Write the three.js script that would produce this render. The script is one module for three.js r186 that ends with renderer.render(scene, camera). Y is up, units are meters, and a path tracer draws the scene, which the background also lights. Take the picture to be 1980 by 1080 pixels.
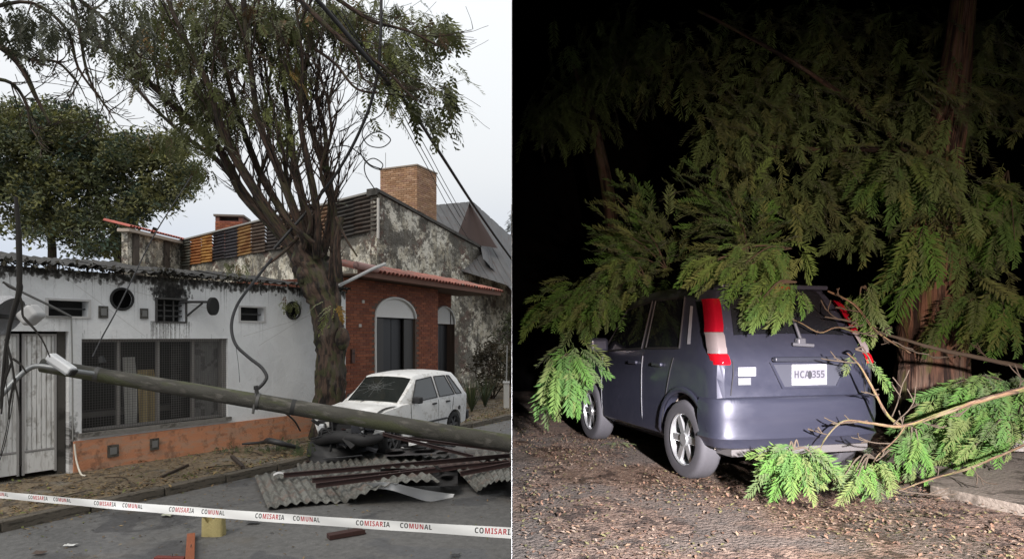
import * as THREE from 'three';
import { mergeGeometries, mergeVertices, toCreasedNormals } from 'three/addons/utils/BufferGeometryUtils.js';
import { RoundedBoxGeometry } from 'three/addons/geometries/RoundedBoxGeometry.js';
import { Brush, Evaluator, SUBTRACTION } from 'three-bvh-csg';

// ---------------------------------------------------------------- camera, sky, sun, exposure
const F = 1250, HOR = 650, EYE = 2.3;                 // focal length and horizon measured on the 1980 x 1080 photograph; eye height in metres
const scene = new THREE.Scene();
const camera = new THREE.PerspectiveCamera(2 * Math.atan(540 / F) * 180 / Math.PI, 1980 / 1080, 0.05, 900);
camera.position.set(0.0004, EYE, 0);
camera.lookAt(0.0004, EYE, -10);
camera.setViewOffset(1980, 1080, 0, -(HOR - 540), 1980, 1080);
const renderer = new THREE.WebGLRenderer({ antialias: true });
renderer.setSize(1024, 558);
renderer.toneMapping = THREE.LinearToneMapping;
renderer.toneMappingExposure = 1.25;
renderer.shadowMap.enabled = true;

let seed = 7;
function rnd() { seed |= 0; seed = seed + 0x6D2B79F5 | 0; let t = Math.imul(seed ^ seed >>> 15, 1 | seed); t = t + Math.imul(t ^ t >>> 7, 61 | t) ^ t; return ((t ^ t >>> 14) >>> 0) / 4294967296; }
const rr = (a, b) => a + (b - a) * rnd();
const gauss = () => (rnd() + rnd() + rnd() - 1.5) / 0.75;
// periodic value noise, period in lattice cells
function hash2(x, y, s) { let h = Math.imul(x, 374761393) ^ Math.imul(y, 668265263) ^ Math.imul(s, 974634533); h = Math.imul(h ^ h >>> 13, 1274126177); return ((h ^ h >>> 16) >>> 0) / 4294967296; }
function vnoise(x, y, per, s) {
  const xi = Math.floor(x), yi = Math.floor(y), xf = x - xi, yf = y - yi, m = v => ((v % per) + per) % per;
  const u = xf * xf * (3 - 2 * xf), v = yf * yf * (3 - 2 * yf);
  const a = hash2(m(xi), m(yi), s), b = hash2(m(xi + 1), m(yi), s), c = hash2(m(xi), m(yi + 1), s), d = hash2(m(xi + 1), m(yi + 1), s);
  return (a + (b - a) * u) * (1 - v) + (c + (d - c) * u) * v;
}
function fbm(u, v, per, oct, s, k = 0.5) { let a = 0, w = 0.5, n = 0; for (let i = 0; i < oct; i++) { a += w * vnoise(u * per, v * per, per, s + i); n += w; w *= k; per *= 2; } return a / n; }
const clamp = (x, a = 0, b = 1) => Math.min(b, Math.max(a, x));
const sstep = (a, b, x) => { const t = clamp((x - a) / (b - a)); return t * t * (3 - 2 * t); };
const mixc = (a, b, t) => [a[0] + (b[0] - a[0]) * t, a[1] + (b[1] - a[1]) * t, a[2] + (b[2] - a[2]) * t];

// overcast sky: brighter towards the zenith, soft cloud sheets, a cooler band low down
{
  const w = 1024, h = 512, data = new Float32Array(w * h * 4);
  for (let j = 0; j < h; j++) for (let i = 0; i < w; i++) {
    const el = ((j + 0.5) / h - 0.5) * Math.PI, s = Math.sin(el), u = i / w;
    let L, c;
    if (s >= -0.02) {
      const e = Math.max(s, 0), k = 1 / (0.25 + e);
      const ang = u * 2 * Math.PI, cx = Math.cos(ang) * k * 0.18 + 5, cy = Math.sin(ang) * k * 0.18 + 5;
      const n = fbm(cx / 10, cy / 10, 16, 5, 3), n2 = fbm(cx / 10, cy / 10, 48, 4, 9);
      L = SKY_L() * (1 + 0.9 * e) / 1.25 * (0.84 + 0.24 * n + 0.12 * n2);
      c = mixc([0.82, 0.92, 1.10], [0.97, 1.0, 1.03], sstep(0.0, 0.3, e + (n - 0.5) * 0.25));
    } else { L = 0.12; c = [1, 0.98, 0.95]; }
    const o = (j * w + i) * 4; data[o] = L * c[0]; data[o + 1] = L * c[1]; data[o + 2] = L * c[2]; data[o + 3] = 1;
  }
  const t = new THREE.DataTexture(data, w, h, THREE.RGBAFormat, THREE.FloatType);
  t.mapping = THREE.EquirectangularReflectionMapping; t.magFilter = THREE.LinearFilter; t.minFilter = THREE.LinearFilter; t.needsUpdate = true;
  scene.background = t; scene.environment = t;
}
function SKY_L() { return 0.70; }
const sun = new THREE.DirectionalLight(0xfff6ea, 1.5);
sun.position.set(-18, 42, 24); sun.target.position.set(-3, 0, -12);
sun.castShadow = true; sun.shadow.radius = 40; sun.shadow.mapSize.set(2048, 2048);
Object.assign(sun.shadow.camera, { left: -40, right: 40, top: 40, bottom: -40, near: 1, far: 120 });
scene.add(sun, sun.target);

// ---------------------------------------------------------------- helpers
const V = (x, y, z) => new THREE.Vector3(x, y, z);
const P = (px, py, d) => V((px - 990) / F * d, EYE - (py - HOR) / F * d, -d);      // a measured photo point at a known distance
const G = (px, py, y = 0) => P(px, py, (EYE - y) * F / (py - HOR));                 // a measured photo point on level ground of height y
const C = (r, g, b) => new THREE.Color().setRGB(r, g, b);
function M(r, g, b, o = {}) { const m = new THREE.MeshPhysicalMaterial({ color: C(r, g, b), roughness: 0.8, side: THREE.DoubleSide, ...o }); return m; }
const taken = {};
function numbered(n) { const k = taken[n] = (taken[n] ?? -1) + 1; return k ? n + '_' + String(k).padStart(3, '0') : n; }
function shade(o) { o.traverse(c => { if (c.isMesh) { c.castShadow = true; c.receiveShadow = true; } }); return o; }
function thing(name, label, category, pos = null, turn = 0, group) {
  const g = new THREE.Group(); g.name = numbered(name); if (pos) g.position.copy(pos); g.rotation.y = turn;
  g.userData = { label, category }; if (group) g.userData.group = group; scene.add(g); return g;
}
function part(parent, name, geo, m, label) { const o = new THREE.Mesh(Array.isArray(geo) ? merge(geo) : geo, m); o.name = name; o.castShadow = o.receiveShadow = true; if (label) o.userData.label = label; parent.add(o); return o; }
function single(name, label, category, geo, m, group) { const o = part(scene, numbered(name), geo, m); o.userData = { label, category }; if (group) o.userData.group = group; return o; }
function struct(name, geo, m) { const o = part(scene, numbered(name), geo, m); o.userData.kind = 'structure'; return o; }
function merge(list) {
  list = list.map(g => { g = g.index ? g.toNonIndexed() : g; for (const k of Object.keys(g.attributes)) if (!['position', 'normal', 'uv'].includes(k)) g.deleteAttribute(k); if (!g.attributes.normal) g.computeVertexNormals(); if (!g.attributes.uv) g.setAttribute('uv', new THREE.BufferAttribute(new Float32Array(g.attributes.position.count * 2), 2)); return g; });
  return mergeGeometries(list);
}
function box(x0, x1, y0, y1, z0, z1) { const g = new THREE.BoxGeometry(Math.abs(x1 - x0), Math.abs(y1 - y0), Math.abs(z1 - z0)); g.translate((x0 + x1) / 2, (y0 + y1) / 2, (z0 + z1) / 2); boxUV(g); return g; }
function rbox(w, h, d, r = 0.02, s = 2) { return new RoundedBoxGeometry(w, h, d, s, r); }
function boxUV(g) { const p = g.attributes.position, n = g.attributes.normal, uv = new Float32Array(p.count * 2); for (let i = 0; i < p.count; i++) { const ax = Math.abs(n.getX(i)), ay = Math.abs(n.getY(i)), az = Math.abs(n.getZ(i)); if (az >= ax && az >= ay) { uv[2 * i] = p.getX(i); uv[2 * i + 1] = p.getY(i); } else if (ax >= ay) { uv[2 * i] = p.getZ(i); uv[2 * i + 1] = p.getY(i); } else { uv[2 * i] = p.getX(i); uv[2 * i + 1] = p.getZ(i); } } g.setAttribute('uv', new THREE.BufferAttribute(uv, 2)); return g; }
// tapered tube through points; rad: number or list; uv in metres
function tube(pts, rad, sides = 8, steps = 4, lump = 0) {
  const R = Array.isArray(rad) ? rad : pts.map(() => rad);
  const P2 = [], R2 = [];
  if (pts.length === 2) { for (let i = 0; i <= steps; i++) { P2.push(pts[0].clone().lerp(pts[1], i / steps)); R2.push(R[0] + (R[1] - R[0]) * i / steps); } }
  else { const c = new THREE.CatmullRomCurve3(pts, false, 'centripetal'), n = (pts.length - 1) * steps; for (let i = 0; i <= n; i++) { const t = i / n; P2.push(c.getPoint(t)); const f = t * (pts.length - 1), k = Math.min(pts.length - 2, Math.floor(f)); R2.push(R[k] + (R[k + 1] - R[k]) * (f - k)); } }
  const pos = [], nor = [], uv = [], idx = []; let nrm = null, len = 0;
  for (let i = 0; i < P2.length; i++) {
    const t = P2[Math.min(i + 1, P2.length - 1)].clone().sub(P2[Math.max(i - 1, 0)]).normalize();
    if (!nrm) { nrm = Math.abs(t.y) < 0.9 ? V(0, 1, 0) : V(1, 0, 0); }
    nrm = nrm.clone().addScaledVector(t, -nrm.dot(t)).normalize(); const b = t.clone().cross(nrm);
    if (i) len += P2[i].distanceTo(P2[i - 1]);
    for (let j = 0; j <= sides; j++) { const a = j / sides * 2 * Math.PI, jj = j % sides; const d = nrm.clone().multiplyScalar(Math.cos(a)).addScaledVector(b, Math.sin(a)); const r = R2[i] * (1 + lump * (vnoise(jj * 1.7 + 3, i * 0.9, 1000, 5) - 0.5)); pos.push(P2[i].x + d.x * r, P2[i].y + d.y * r, P2[i].z + d.z * r); nor.push(d.x, d.y, d.z); uv.push(j / sides * 2 * Math.PI * Math.max(R[0], 0.02), len); }
  }
  for (let i = 0; i < P2.length - 1; i++) for (let j = 0; j < sides; j++) { const a = i * (sides + 1) + j, b = a + sides + 1; idx.push(a, a + 1, b, a + 1, b + 1, b); }
  for (const [ring, s] of [[0, 1], [P2.length - 1, -1]]) { const c = pos.length / 3; pos.push(P2[ring].x, P2[ring].y, P2[ring].z); const t = P2[Math.min(ring + 1, P2.length - 1)].clone().sub(P2[Math.max(ring - 1, 0)]).normalize().multiplyScalar(-s); nor.push(t.x, t.y, t.z); uv.push(0, 0); for (let j = 0; j < sides; j++) { const a = ring * (sides + 1) + j; s > 0 ? idx.push(c, a + 1, a) : idx.push(c, a, a + 1); } }
  const g = new THREE.BufferGeometry(); g.setAttribute('position', new THREE.Float32BufferAttribute(pos, 3)); g.setAttribute('normal', new THREE.Float32BufferAttribute(nor, 3)); g.setAttribute('uv', new THREE.Float32BufferAttribute(uv, 2)); g.setIndex(idx); if (lump) g.computeVertexNormals(); return g;
}
function prism(outline, depth, holes = [], bevel = 0) {   // outline [[x,y]...] extruded from z = -depth to 0
  const s = new THREE.Shape(outline.map(p => new THREE.Vector2(p[0], p[1])));
  for (const h of holes) s.holes.push(new THREE.Path(h.map(p => new THREE.Vector2(p[0], p[1]))));
  const g = new THREE.ExtrudeGeometry(s, { depth, bevelEnabled: bevel > 0, bevelThickness: bevel, bevelSize: bevel, bevelOffset: -bevel, bevelSegments: 2, curveSegments: 12 }); g.translate(0, 0, -depth); return g;
}
function surf(nu, nv, fn, uvS = 1) {      // grid surface, fn(u,v) -> Vector3, uv in metres when fn returns [p, u, v]
  const pos = [], uv = [], idx = [];
  for (let j = 0; j <= nv; j++) for (let i = 0; i <= nu; i++) { let p = fn(i / nu, j / nv), a = i / nu * uvS, b = j / nv * uvS; if (Array.isArray(p)) [p, a, b] = p; pos.push(p.x, p.y, p.z); uv.push(a, b); }
  for (let j = 0; j < nv; j++) for (let i = 0; i < nu; i++) { const a = j * (nu + 1) + i, b = a + nu + 1; idx.push(a, a + 1, b, a + 1, b + 1, b); }
  const g = new THREE.BufferGeometry(); g.setAttribute('position', new THREE.Float32BufferAttribute(pos, 3)); g.setAttribute('uv', new THREE.Float32BufferAttribute(uv, 2)); g.setIndex(idx); g.computeVertexNormals(); return g;
}
function ellipse(cx, cy, rx, ry, n = 24, a0 = 0, a1 = 2 * Math.PI) { const o = []; for (let i = 0; i < n; i++) { const a = a0 + (a1 - a0) * i / (a1 - a0 >= 6.28 ? n : n - 1); o.push([cx + rx * Math.cos(a), cy + ry * Math.sin(a)]); } return o; }
// a wall's own frame: x along the wall, y up from its foot, z out towards the street
function frame(A, B) {
  const th = Math.atan2(-(B.z - A.z), B.x - A.x), n = V(Math.sin(th), 0, Math.cos(th)), u = V(Math.cos(th), 0, -Math.sin(th));
  return { A, th, u, n, len: A.distanceTo(B), loc(px, py, off = 0) { const d = V((px - 990) / F, -(py - HOR) / F, -1), o = V(0, EYE, 0); const t = (off - o.clone().sub(A).dot(n)) / d.dot(n); const p = o.addScaledVector(d, t).sub(A); return [p.dot(u), p.y]; }, world(x, y, z = 0) { return A.clone().addScaledVector(u, x).addScaledVector(n, z).add(V(0, y, 0)); } };
}
// textures
function dtex(w, h, fn, { srgb = true, rx = 1, ry = 1 } = {}) {
  const a = new Uint8Array(w * h * 4);
  for (let j = 0; j < h; j++) for (let i = 0; i < w; i++) { const c = fn(i / w, j / h), o = (j * w + i) * 4; if (typeof c === 'number') { a[o] = a[o + 1] = a[o + 2] = clamp(c) * 255; } else { for (let k = 0; k < 3; k++) { const l = clamp(c[k]); a[o + k] = 255 * (srgb ? (l <= 0.0031308 ? l * 12.92 : 1.055 * Math.pow(l, 1 / 2.4) - 0.055) : l); } } a[o + 3] = 255; }
  const t = new THREE.DataTexture(a, w, h, THREE.RGBAFormat); t.wrapS = t.wrapT = THREE.RepeatWrapping; t.magFilter = THREE.LinearFilter; t.minFilter = THREE.LinearMipmapLinearFilter; t.generateMipmaps = true; t.repeat.set(rx, ry); if (srgb) t.colorSpace = THREE.SRGBColorSpace; t.needsUpdate = true; return t;
}
function canvas(w, h, draw) { const c = document.createElement('canvas'); c.width = w; c.height = h; draw(c.getContext('2d'), w, h); const t = new THREE.CanvasTexture(c); t.colorSpace = THREE.SRGBColorSpace; t.wrapS = t.wrapT = THREE.ClampToEdgeWrapping; return t; }
function clone(t, rx, ry, ox = 0, oy = 0) { const c = t.clone(); c.repeat.set(rx, ry); c.offset.set(ox, oy); c.needsUpdate = true; return c; }
const bumpT = dtex(512, 512, (u, v) => fbm(u, v, 32, 4, 21), { srgb: false });
const bump = (r) => clone(bumpT, r, r);
// a feathery leaf along +x, one metre long, two rows of leaflets
function frondGeo(pairs, droop, s, width = 0.3, fat = 1) {
  const old = seed; seed = s; const pos = [], idx = [];
  const bend = rr(-0.16, 0.16), at = t => [t, -droop * t * t, bend * t * t + 0.03 * Math.sin(t * 5 + s)];
  for (let i = 0; i < 8; i++) { const a = at(i / 8), b = at((i + 1) / 8), k = pos.length / 3; pos.push(a[0], a[1], a[2] - 0.006, a[0], a[1], a[2] + 0.006, b[0], b[1], b[2] - 0.006, b[0], b[1], b[2] + 0.006); idx.push(k, k + 1, k + 2, k + 1, k + 3, k + 2); }
  for (let i = 0; i < pairs; i++) for (const sd of [-1, 1]) {
    if (rnd() < 0.07) continue; const t = 0.12 + 0.86 * (i + 0.25 * sd + 0.5) / pairs, p = at(t), l = width * Math.pow(Math.sin(Math.PI * (0.14 + 0.74 * t)), 0.8) * rr(0.62, 1.15), an = (1.05 - 0.55 * t) + rr(-0.18, 0.18), w = 0.42 * fat / pairs * rr(0.85, 1.15);
    const dx = Math.cos(an), dz = sd * Math.sin(an), dr = rr(-0.1, 0.35), k = pos.length / 3;
    pos.push(p[0], p[1], p[2]); pos.push(p[0] + dx * l * 0.45 - dz * w * sd * 0.6, p[1] - dr * l * 0.2 + 0.008, p[2] + dz * l * 0.45 + dx * w * sd * 0.6);
    pos.push(p[0] + dx * l, p[1] - dr * l, p[2] + dz * l); pos.push(p[0] + dx * l * 0.5 + dz * w * sd * 0.6, p[1] - dr * l * 0.2 - 0.008, p[2] + dz * l * 0.5 - dx * w * sd * 0.6);
    idx.push(k, k + 1, k + 2, k, k + 2, k + 3);
  }
  const g = new THREE.BufferGeometry(); g.setAttribute('position', new THREE.Float32BufferAttribute(pos, 3)); g.setIndex(idx); g.computeVertexNormals(); seed = old; return g;
}
const FRONDS = [frondGeo(14, 0.25, 11, 0.3, 1.25), frondGeo(16, 0.45, 12, 0.27, 1.3), frondGeo(12, 0.1, 13, 0.34, 1.2), frondGeo(15, 0.65, 14, 0.3, 1.2), frondGeo(13, 0.35, 15, 0.24, 1.3), frondGeo(17, 0.5, 16, 0.36, 1.3)];
const DAYF = [frondGeo(9, 0.3, 21, 0.3, 1.5), frondGeo(8, 0.5, 22, 0.28, 1.6), frondGeo(9, 0.2, 23, 0.34, 1.5), frondGeo(8, 0.7, 24, 0.3, 1.7)];
const leafGeo = (() => { const g = new THREE.BufferGeometry(); g.setAttribute('position', new THREE.Float32BufferAttribute([0, 0, 0, 0.5, 0.06, 0.22, 1, -0.04, 0, 0.5, 0.06, -0.22], 3)); g.setIndex([0, 1, 2, 0, 2, 3]); g.computeVertexNormals(); return g; })();
function sprayGeo(n, s, w = 0.22) { const old = seed; seed = s; const l = []; for (let i = 0; i < n; i++) { const g = leafGeo.clone(); const k = rr(0.25, 0.5); g.scale(k, k, k * w / 0.22); g.rotateX(rr(-0.9, 0.9)); g.rotateZ(rr(-0.9, 0.9)); g.rotateY(rr(0, 6.28)); g.translate(gauss() * 0.4, gauss() * 0.35, gauss() * 0.4); l.push(g); } const g = mergeGeometries(l); seed = old; return g; }
function basis(dir, up) { const x = dir.clone().normalize(); let z = x.clone().cross(up).normalize(); if (z.lengthSq() < 1e-4) z = V(0, 0, 1); const y = z.clone().cross(x); return new THREE.Matrix4().makeBasis(x, y, z); }
function inst(parent, name, geo, m, mats, cols, stuff = true) {
  const o = new THREE.InstancedMesh(geo, m, mats.length); o.name = name; mats.forEach((k, i) => { o.setMatrixAt(i, k); if (cols) o.setColorAt(i, cols[i]); }); o.castShadow = o.receiveShadow = true; if (stuff) o.userData.kind = 'stuff'; parent.add(o); return o;
}
const xf = (p, q, s) => new THREE.Matrix4().compose(p, q, s.isVector3 ? s : V(s, s, s));
const leafM = (r, g, b, o = {}) => M(r, g, b, { roughness: 0.95, transmission: 0.3, thickness: 0, ...o });
// ---------------------------------------------------------------- the setting: road, pavement, kerb
const PAVE = 0.13, NG = EYE - 1.066;                    // height of the pavement; of the ground on the night side
const asphaltT = dtex(1024, 1024, (u, v) => { const n = fbm(u, v, 4, 4, 31), f = fbm(u, v, 128, 3, 37), s = fbm(u, v, 10, 4, 41), sp = hash2(Math.floor(u * 1024), Math.floor(v * 1024), 5); let k = 0.075 + 0.05 * n + 0.06 * (f - 0.5); if (sp > 0.985) k += 0.10 * sp; const wet = sstep(0.56, 0.64, s); const c = mixc([k * 1.02, k, k * 0.97], [k * 0.78, k * 0.78, k * 0.79], wet); const dirt = sstep(0.6, 0.75, fbm(u, v, 6, 4, 47)); return mixc(c, [0.10, 0.085, 0.065], dirt * 0.5); });
const asphaltR = dtex(512, 512, (u, v) => { const s = fbm(u, v, 10, 4, 41); return 0.86 - 0.42 * sstep(0.54, 0.64, s); }, { srgb: false });
const M_road = M(1, 1, 1, { map: clone(asphaltT, 1 / 6, 1 / 6), roughness: 1, roughnessMap: clone(asphaltR, 1 / 6, 1 / 6), bumpMap: clone(bumpT, 1.5, 1.5), bumpScale: 0.004 });
{ const g = new THREE.PlaneGeometry(600, 600); g.rotateX(-Math.PI / 2); const uv = g.attributes.uv; for (let i = 0; i < uv.count; i++) uv.setXY(i, uv.getX(i) * 600, uv.getY(i) * 600); struct('road', g, M_road); }
const K0 = G(0, 1030), K1 = G(990, 810), KD = K1.clone().sub(K0).normalize(), KN = V(KD.z, 0, -KD.x);   // kerb line and its normal towards the houses
const kerbAt = (s, o = 0, y = 0) => K0.clone().addScaledVector(KD, s).addScaledVector(KN, o).setY(y);
const dirtT = dtex(1024, 1024, (u, v) => { const n = fbm(u, v, 6, 4, 51), f = fbm(u, v, 90, 3, 53), g = fbm(u, v, 24, 3, 57); let c = mixc([0.115, 0.083, 0.05], [0.17, 0.13, 0.085], n); c = mixc(c, [0.20, 0.16, 0.10], sstep(0.55, 0.7, f)); c = mixc(c, [0.045, 0.035, 0.025], sstep(0.56, 0.7, g) * 0.8); return mixc(c, [0.16, 0.15, 0.13], sstep(0.6, 0.72, fbm(u, v, 5, 3, 59)) * 0.6); });
const M_pave = M(1, 1, 1, { map: clone(dirtT, 1 / 3, 1 / 3), roughness: 0.92, bumpMap: clone(bumpT, 1, 1), bumpScale: 0.02 });
{ // pavement: one sheet with a thickness behind the kerb
  const a = kerbAt(-12, 0.16), b = kerbAt(60, 0.16), c = kerbAt(60, 14), d = kerbAt(-12, 14);
  const g = prism([[a.x, -a.z], [b.x, -b.z], [c.x, -c.z], [d.x, -d.z]], PAVE); g.rotateX(-Math.PI / 2); g.translate(0, PAVE, 0);
  struct('pavement', g, M_pave);
}
const concT = dtex(512, 512, (u, v) => { const n = fbm(u, v, 5, 5, 61), f = fbm(u, v, 60, 3, 63); let c = mixc([0.15, 0.14, 0.125], [0.28, 0.27, 0.25], n * 0.6 + f * 0.4); return mixc(c, [0.06, 0.055, 0.045], sstep(0.55, 0.7, fbm(u, v, 9, 4, 67)) * 0.8); });
const M_kerb = M(0.62, 0.56, 0.48, { map: clone(concT, 0.8, 0.8), roughness: 0.9, bumpMap: bump(3), bumpScale: 0.01 }), M_conc = M(1, 1, 1, { map: clone(concT, 0.8, 0.8), roughness: 0.9, bumpMap: bump(3), bumpScale: 0.006 });
{
  const kerb = new THREE.Group(); kerb.name = 'kerb'; kerb.userData.kind = 'structure'; scene.add(kerb);
  for (let s = -4; s < 30; s += 1) { const g = rbox(0.985, PAVE + 0.04, 0.16, 0.02); g.rotateY(Math.atan2(-KD.z, KD.x)); const c = kerbAt(s + 0.5, 0.08, PAVE / 2 - 0.015 + rr(-0.012, 0.008)); g.translate(c.x, c.y, c.z); part(kerb, 'kerb_stone', g, M_kerb); }
}
// the partition between the daylight street and the night place, and the black night sky that closes that place off
const SKYD = 12.6, SKYX = 10.6, SKYT = 9.4, SKYB = 4.6;
const M_part = M(0.62, 0.62, 0.61, { roughness: 0.95 }), M_black = M(0.004, 0.004, 0.0045, { roughness: 1, specularIntensity: 0 });
{
  const pts = [[-SKYB, 0], [SKYD, 0], [SKYD, SKYT], [-SKYB, SKYT]], hole = [[-0.12, EYE - 0.5], [0.9, EYE - 0.5], [0.9, EYE + 0.6], [-0.12, EYE + 0.6]];
  const mk = (x0, t) => { const g = prism(pts, t, [hole]); g.rotateY(Math.PI / 2); g.translate(x0 + t, 0, 0); return g; };
  struct('dividing_wall', mk(0, 0.0002), M_part); struct('sky', mk(0.0003, 0.0008), M_black);
  struct('sky', box(0.003, SKYX, NG - 0.6, SKYT, -SKYD - 0.05, -SKYD), M_black);
  struct('sky', box(SKYX, SKYX + 0.05, NG - 0.6, SKYT, -SKYD - 0.05, SKYB + 0.05), M_black);
  struct('sky', box(0.003, SKYX, NG - 0.6, SKYT, SKYB, SKYB + 0.05), M_black);
  struct('sky', box(0, SKYX + 0.05, SKYT + 0.001, SKYT + 0.06, -SKYD - 0.05, SKYB + 0.05), M_black);
}
// fallen leaves and twigs on the pavement and at the gutter
{
  const cols = [C(0.16, 0.10, 0.045), C(0.10, 0.065, 0.03), C(0.20, 0.14, 0.06), C(0.07, 0.05, 0.03), C(0.10, 0.11, 0.03)], mats = [], cc = [];
  for (let i = 0; i < 9000; i++) { const s = rr(-5, 20); let o = rr(0.0, 2.4); if (rnd() < 0.35) o = 0.2 + Math.abs(gauss()) * 0.4; let p = kerbAt(s, o, PAVE + 0.012); if (o < 0.18) p.y = PAVE + 0.03; const q = new THREE.Quaternion().setFromEuler(new THREE.Euler(rr(-0.5, 0.5), rr(0, 6.28), rr(-0.5, 0.5))); mats.push(xf(p, q, rr(0.03, 0.09))); cc.push(cols[Math.floor(rnd() * 5)]); }
  for (let i = 0; i < 1800; i++) { const s = rr(-5, 20), o = -Math.pow(rnd(), 3) * 3.2; const p = kerbAt(s, o, 0.012); if (p.x > -0.05) continue; mats.push(xf(p, new THREE.Quaternion().setFromEuler(new THREE.Euler(rr(-0.4, 0.4), rr(0, 6.28), rr(-0.4, 0.4))), rr(0.02, 0.07))); cc.push(cols[Math.floor(rnd() * 5)]); }
  for (let i = 0; i < 1500; i++) { const d = rr(5, 14), x = -rr(0.02, d * 0.8), p = V(x, 0.008, -d); if (p.clone().sub(K0).dot(KN) > -0.05) continue; const cl = vnoise(x * 0.8 + 40, d * 0.8, 999, 15); if (rnd() > cl * 1.5 - 0.2) continue; mats.push(xf(p, new THREE.Quaternion().setFromEuler(new THREE.Euler(rr(-0.4, 0.4), rr(0, 6.28), rr(-0.4, 0.4))), rr(0.012, 0.05))); cc.push(cols[Math.floor(rnd() * 5)]); }
  const o = inst(scene, 'fallen_leaves', leafGeo, M(1, 1, 1, { roughness: 0.9 }), mats, cc); o.userData = { kind: 'stuff', label: 'brown fallen leaves strewn over the pavement and gutter', category: 'leaves' };
}

// ---------------------------------------------------------------- white shop building
const W = frame(G(145, 913, PAVE), G(600, 842, PAVE));
const white = thing('shop_building', 'long low white rendered building with orange plinth and gated shop window', 'building', W.A, W.th);
{
  const x0 = W.loc(-70, 700)[0], x1 = W.loc(668, 700)[0], Hh = 3.22, L = x1 - x0;
  const rect = (pa, pb, ya, yb) => { const a = W.loc(pa, ya), b = W.loc(pb, yb); return [a[0], b[0], b[1], a[1]]; };
  const gateX = [x0 + 0.3, W.loc(132, 800)[0]], gateT = W.loc(60, 640)[1];
  const win = [W.loc(157, 745)[0], W.loc(440, 745)[0], W.loc(165, 836)[1], W.loc(157, 655)[1]];
  const slits = [[92, 170, 581, 611], [303, 357, 579, 621], [464, 510, 594, 620]].map(s => { const a = W.loc(s[0], (s[2] + s[3]) / 2), b = W.loc(s[1], (s[2] + s[3]) / 2), m = (s[0] + s[1]) / 2; return [a[0], b[0], W.loc(m, s[3])[1], W.loc(m, s[2])[1]]; });
  const R = (a, b, c, d) => [[a, c], [b, c], [b, d], [a, d]];
  const ports = [[235, 578], [566, 600]].map(p => W.loc(...p));
  const holes = [R(...win), ...slits.map(s => R(...s)), ...ports.map(p => ellipse(p[0], p[1], 0.17, 0.17, 20))];
  const outline = [[x0, 0], [gateX[0], 0], [gateX[0], gateT], [gateX[1], gateT], [gateX[1], 0], [x1, 0], [x1, Hh], [x0, Hh]];
  const wt = canvas(2048, 760, (c, w, h) => {
    const X = x => (x - x0) / L * w, Y = y => h - y / Hh * h, S = w / L;
    c.fillStyle = '#e7e8e8'; c.fillRect(0, 0, w, h);
    for (let i = 0; i < 500; i++) { c.globalAlpha = 0.05; c.fillStyle = rnd() < 0.5 ? '#b4b2ac' : '#eceeee'; const r = rr(20, 110); c.beginPath(); c.ellipse(rr(0, w), rr(0, h), r * rr(0.6, 1.6), r * 0.6, rr(0, 3), 0, 7); c.fill(); }
    for (let i = 0; i < 9000; i++) { c.globalAlpha = rr(0.03, 0.10); c.fillStyle = rnd() < 0.6 ? '#8d8a84' : '#f2f2f0'; c.fillRect(rr(0, w), rr(0, h), rr(1, 4), rr(1, 5)); }
    const blot = (x, y, rx, ry, n, col, a) => { for (let i = 0; i < n; i++) { const r = rr(1.5, 9); c.globalAlpha = a * rr(0.3, 1); c.fillStyle = col; c.beginPath(); c.ellipse(X(x + gauss() * rx), Y(y + gauss() * ry), r, r * rr(0.6, 1.8), 0, 0, 7); c.fill(); } };
    const drip = (x, y, len, wd, a, col = '#3c3a36') => { c.fillStyle = col; for (let k = 0; k < len; k += 0.02) { c.globalAlpha = a * (1 - k / len) * rr(0.5, 1); c.fillRect(X(x) + gauss() * 1.2 - wd / 2, Y(y - k), wd * rr(0.5, 1.2), S * 0.024); } };
    for (let i = 0; i < 900; i++) { const x = rr(x0, x1), y = Hh - Math.abs(gauss()) * 0.11; blot(x, y, 0.05, 0.02, 3, '#24221f', 0.5); }
    for (let i = 0; i < 150; i++) drip(rr(x0, x1), Hh - rr(0, 0.06), rr(0.15, 0.9) * (rnd() < 0.7 ? 0.6 : 1), rr(1, 6), rr(0.12, 0.4));
    const b = slits[1]; blot((b[0] + b[1]) / 2, b[3] + 0.12, 0.22, 0.12, 650, '#12110f', 0.5); blot((b[0] + b[1]) / 2 - 0.05, b[3] + 0.3, 0.2, 0.12, 300, '#3a3835', 0.25);
    for (let i = 0; i < 46; i++) drip(rr(b[0] - 0.1, b[1] + 0.12), b[2], rr(0.2, 0.75), rr(2, 8), rr(0.2, 0.6));
    for (const s of [slits[0], slits[2]]) for (let i = 0; i < 14; i++) drip(rr(s[0], s[1]), s[2], rr(0.1, 0.5), rr(1, 4), rr(0.1, 0.25));
    for (let i = 0; i < 18; i++) drip(rr(win[0], win[1]), win[3] + rr(0, .2), rr(0.1, 0.2), rr(1, 5), 0.3);
    blot(x1 - 0.6, 1.3, 0.5, 0.5, 300, '#c9c7c0', 0.15); blot(gateX[1] + 0.05, 0.5, 0.05, 0.3, 200, '#2b2926', 0.3);
    c.globalAlpha = 0.5; c.strokeStyle = '#8a8780'; c.lineWidth = 1.5;
    for (const l of [[[130, 528], [285, 570], [420, 600]], [[118, 530], [200, 590], [280, 650]], [[470, 650], [600, 610]], [[500, 668], [610, 600]]]) { c.beginPath(); l.forEach((p, i) => { const q = W.loc(...p); i ? c.lineTo(X(q[0]), Y(q[1])) : c.moveTo(X(q[0]), Y(q[1])); }); c.stroke(); }
    c.globalAlpha = 1;
  });
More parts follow.
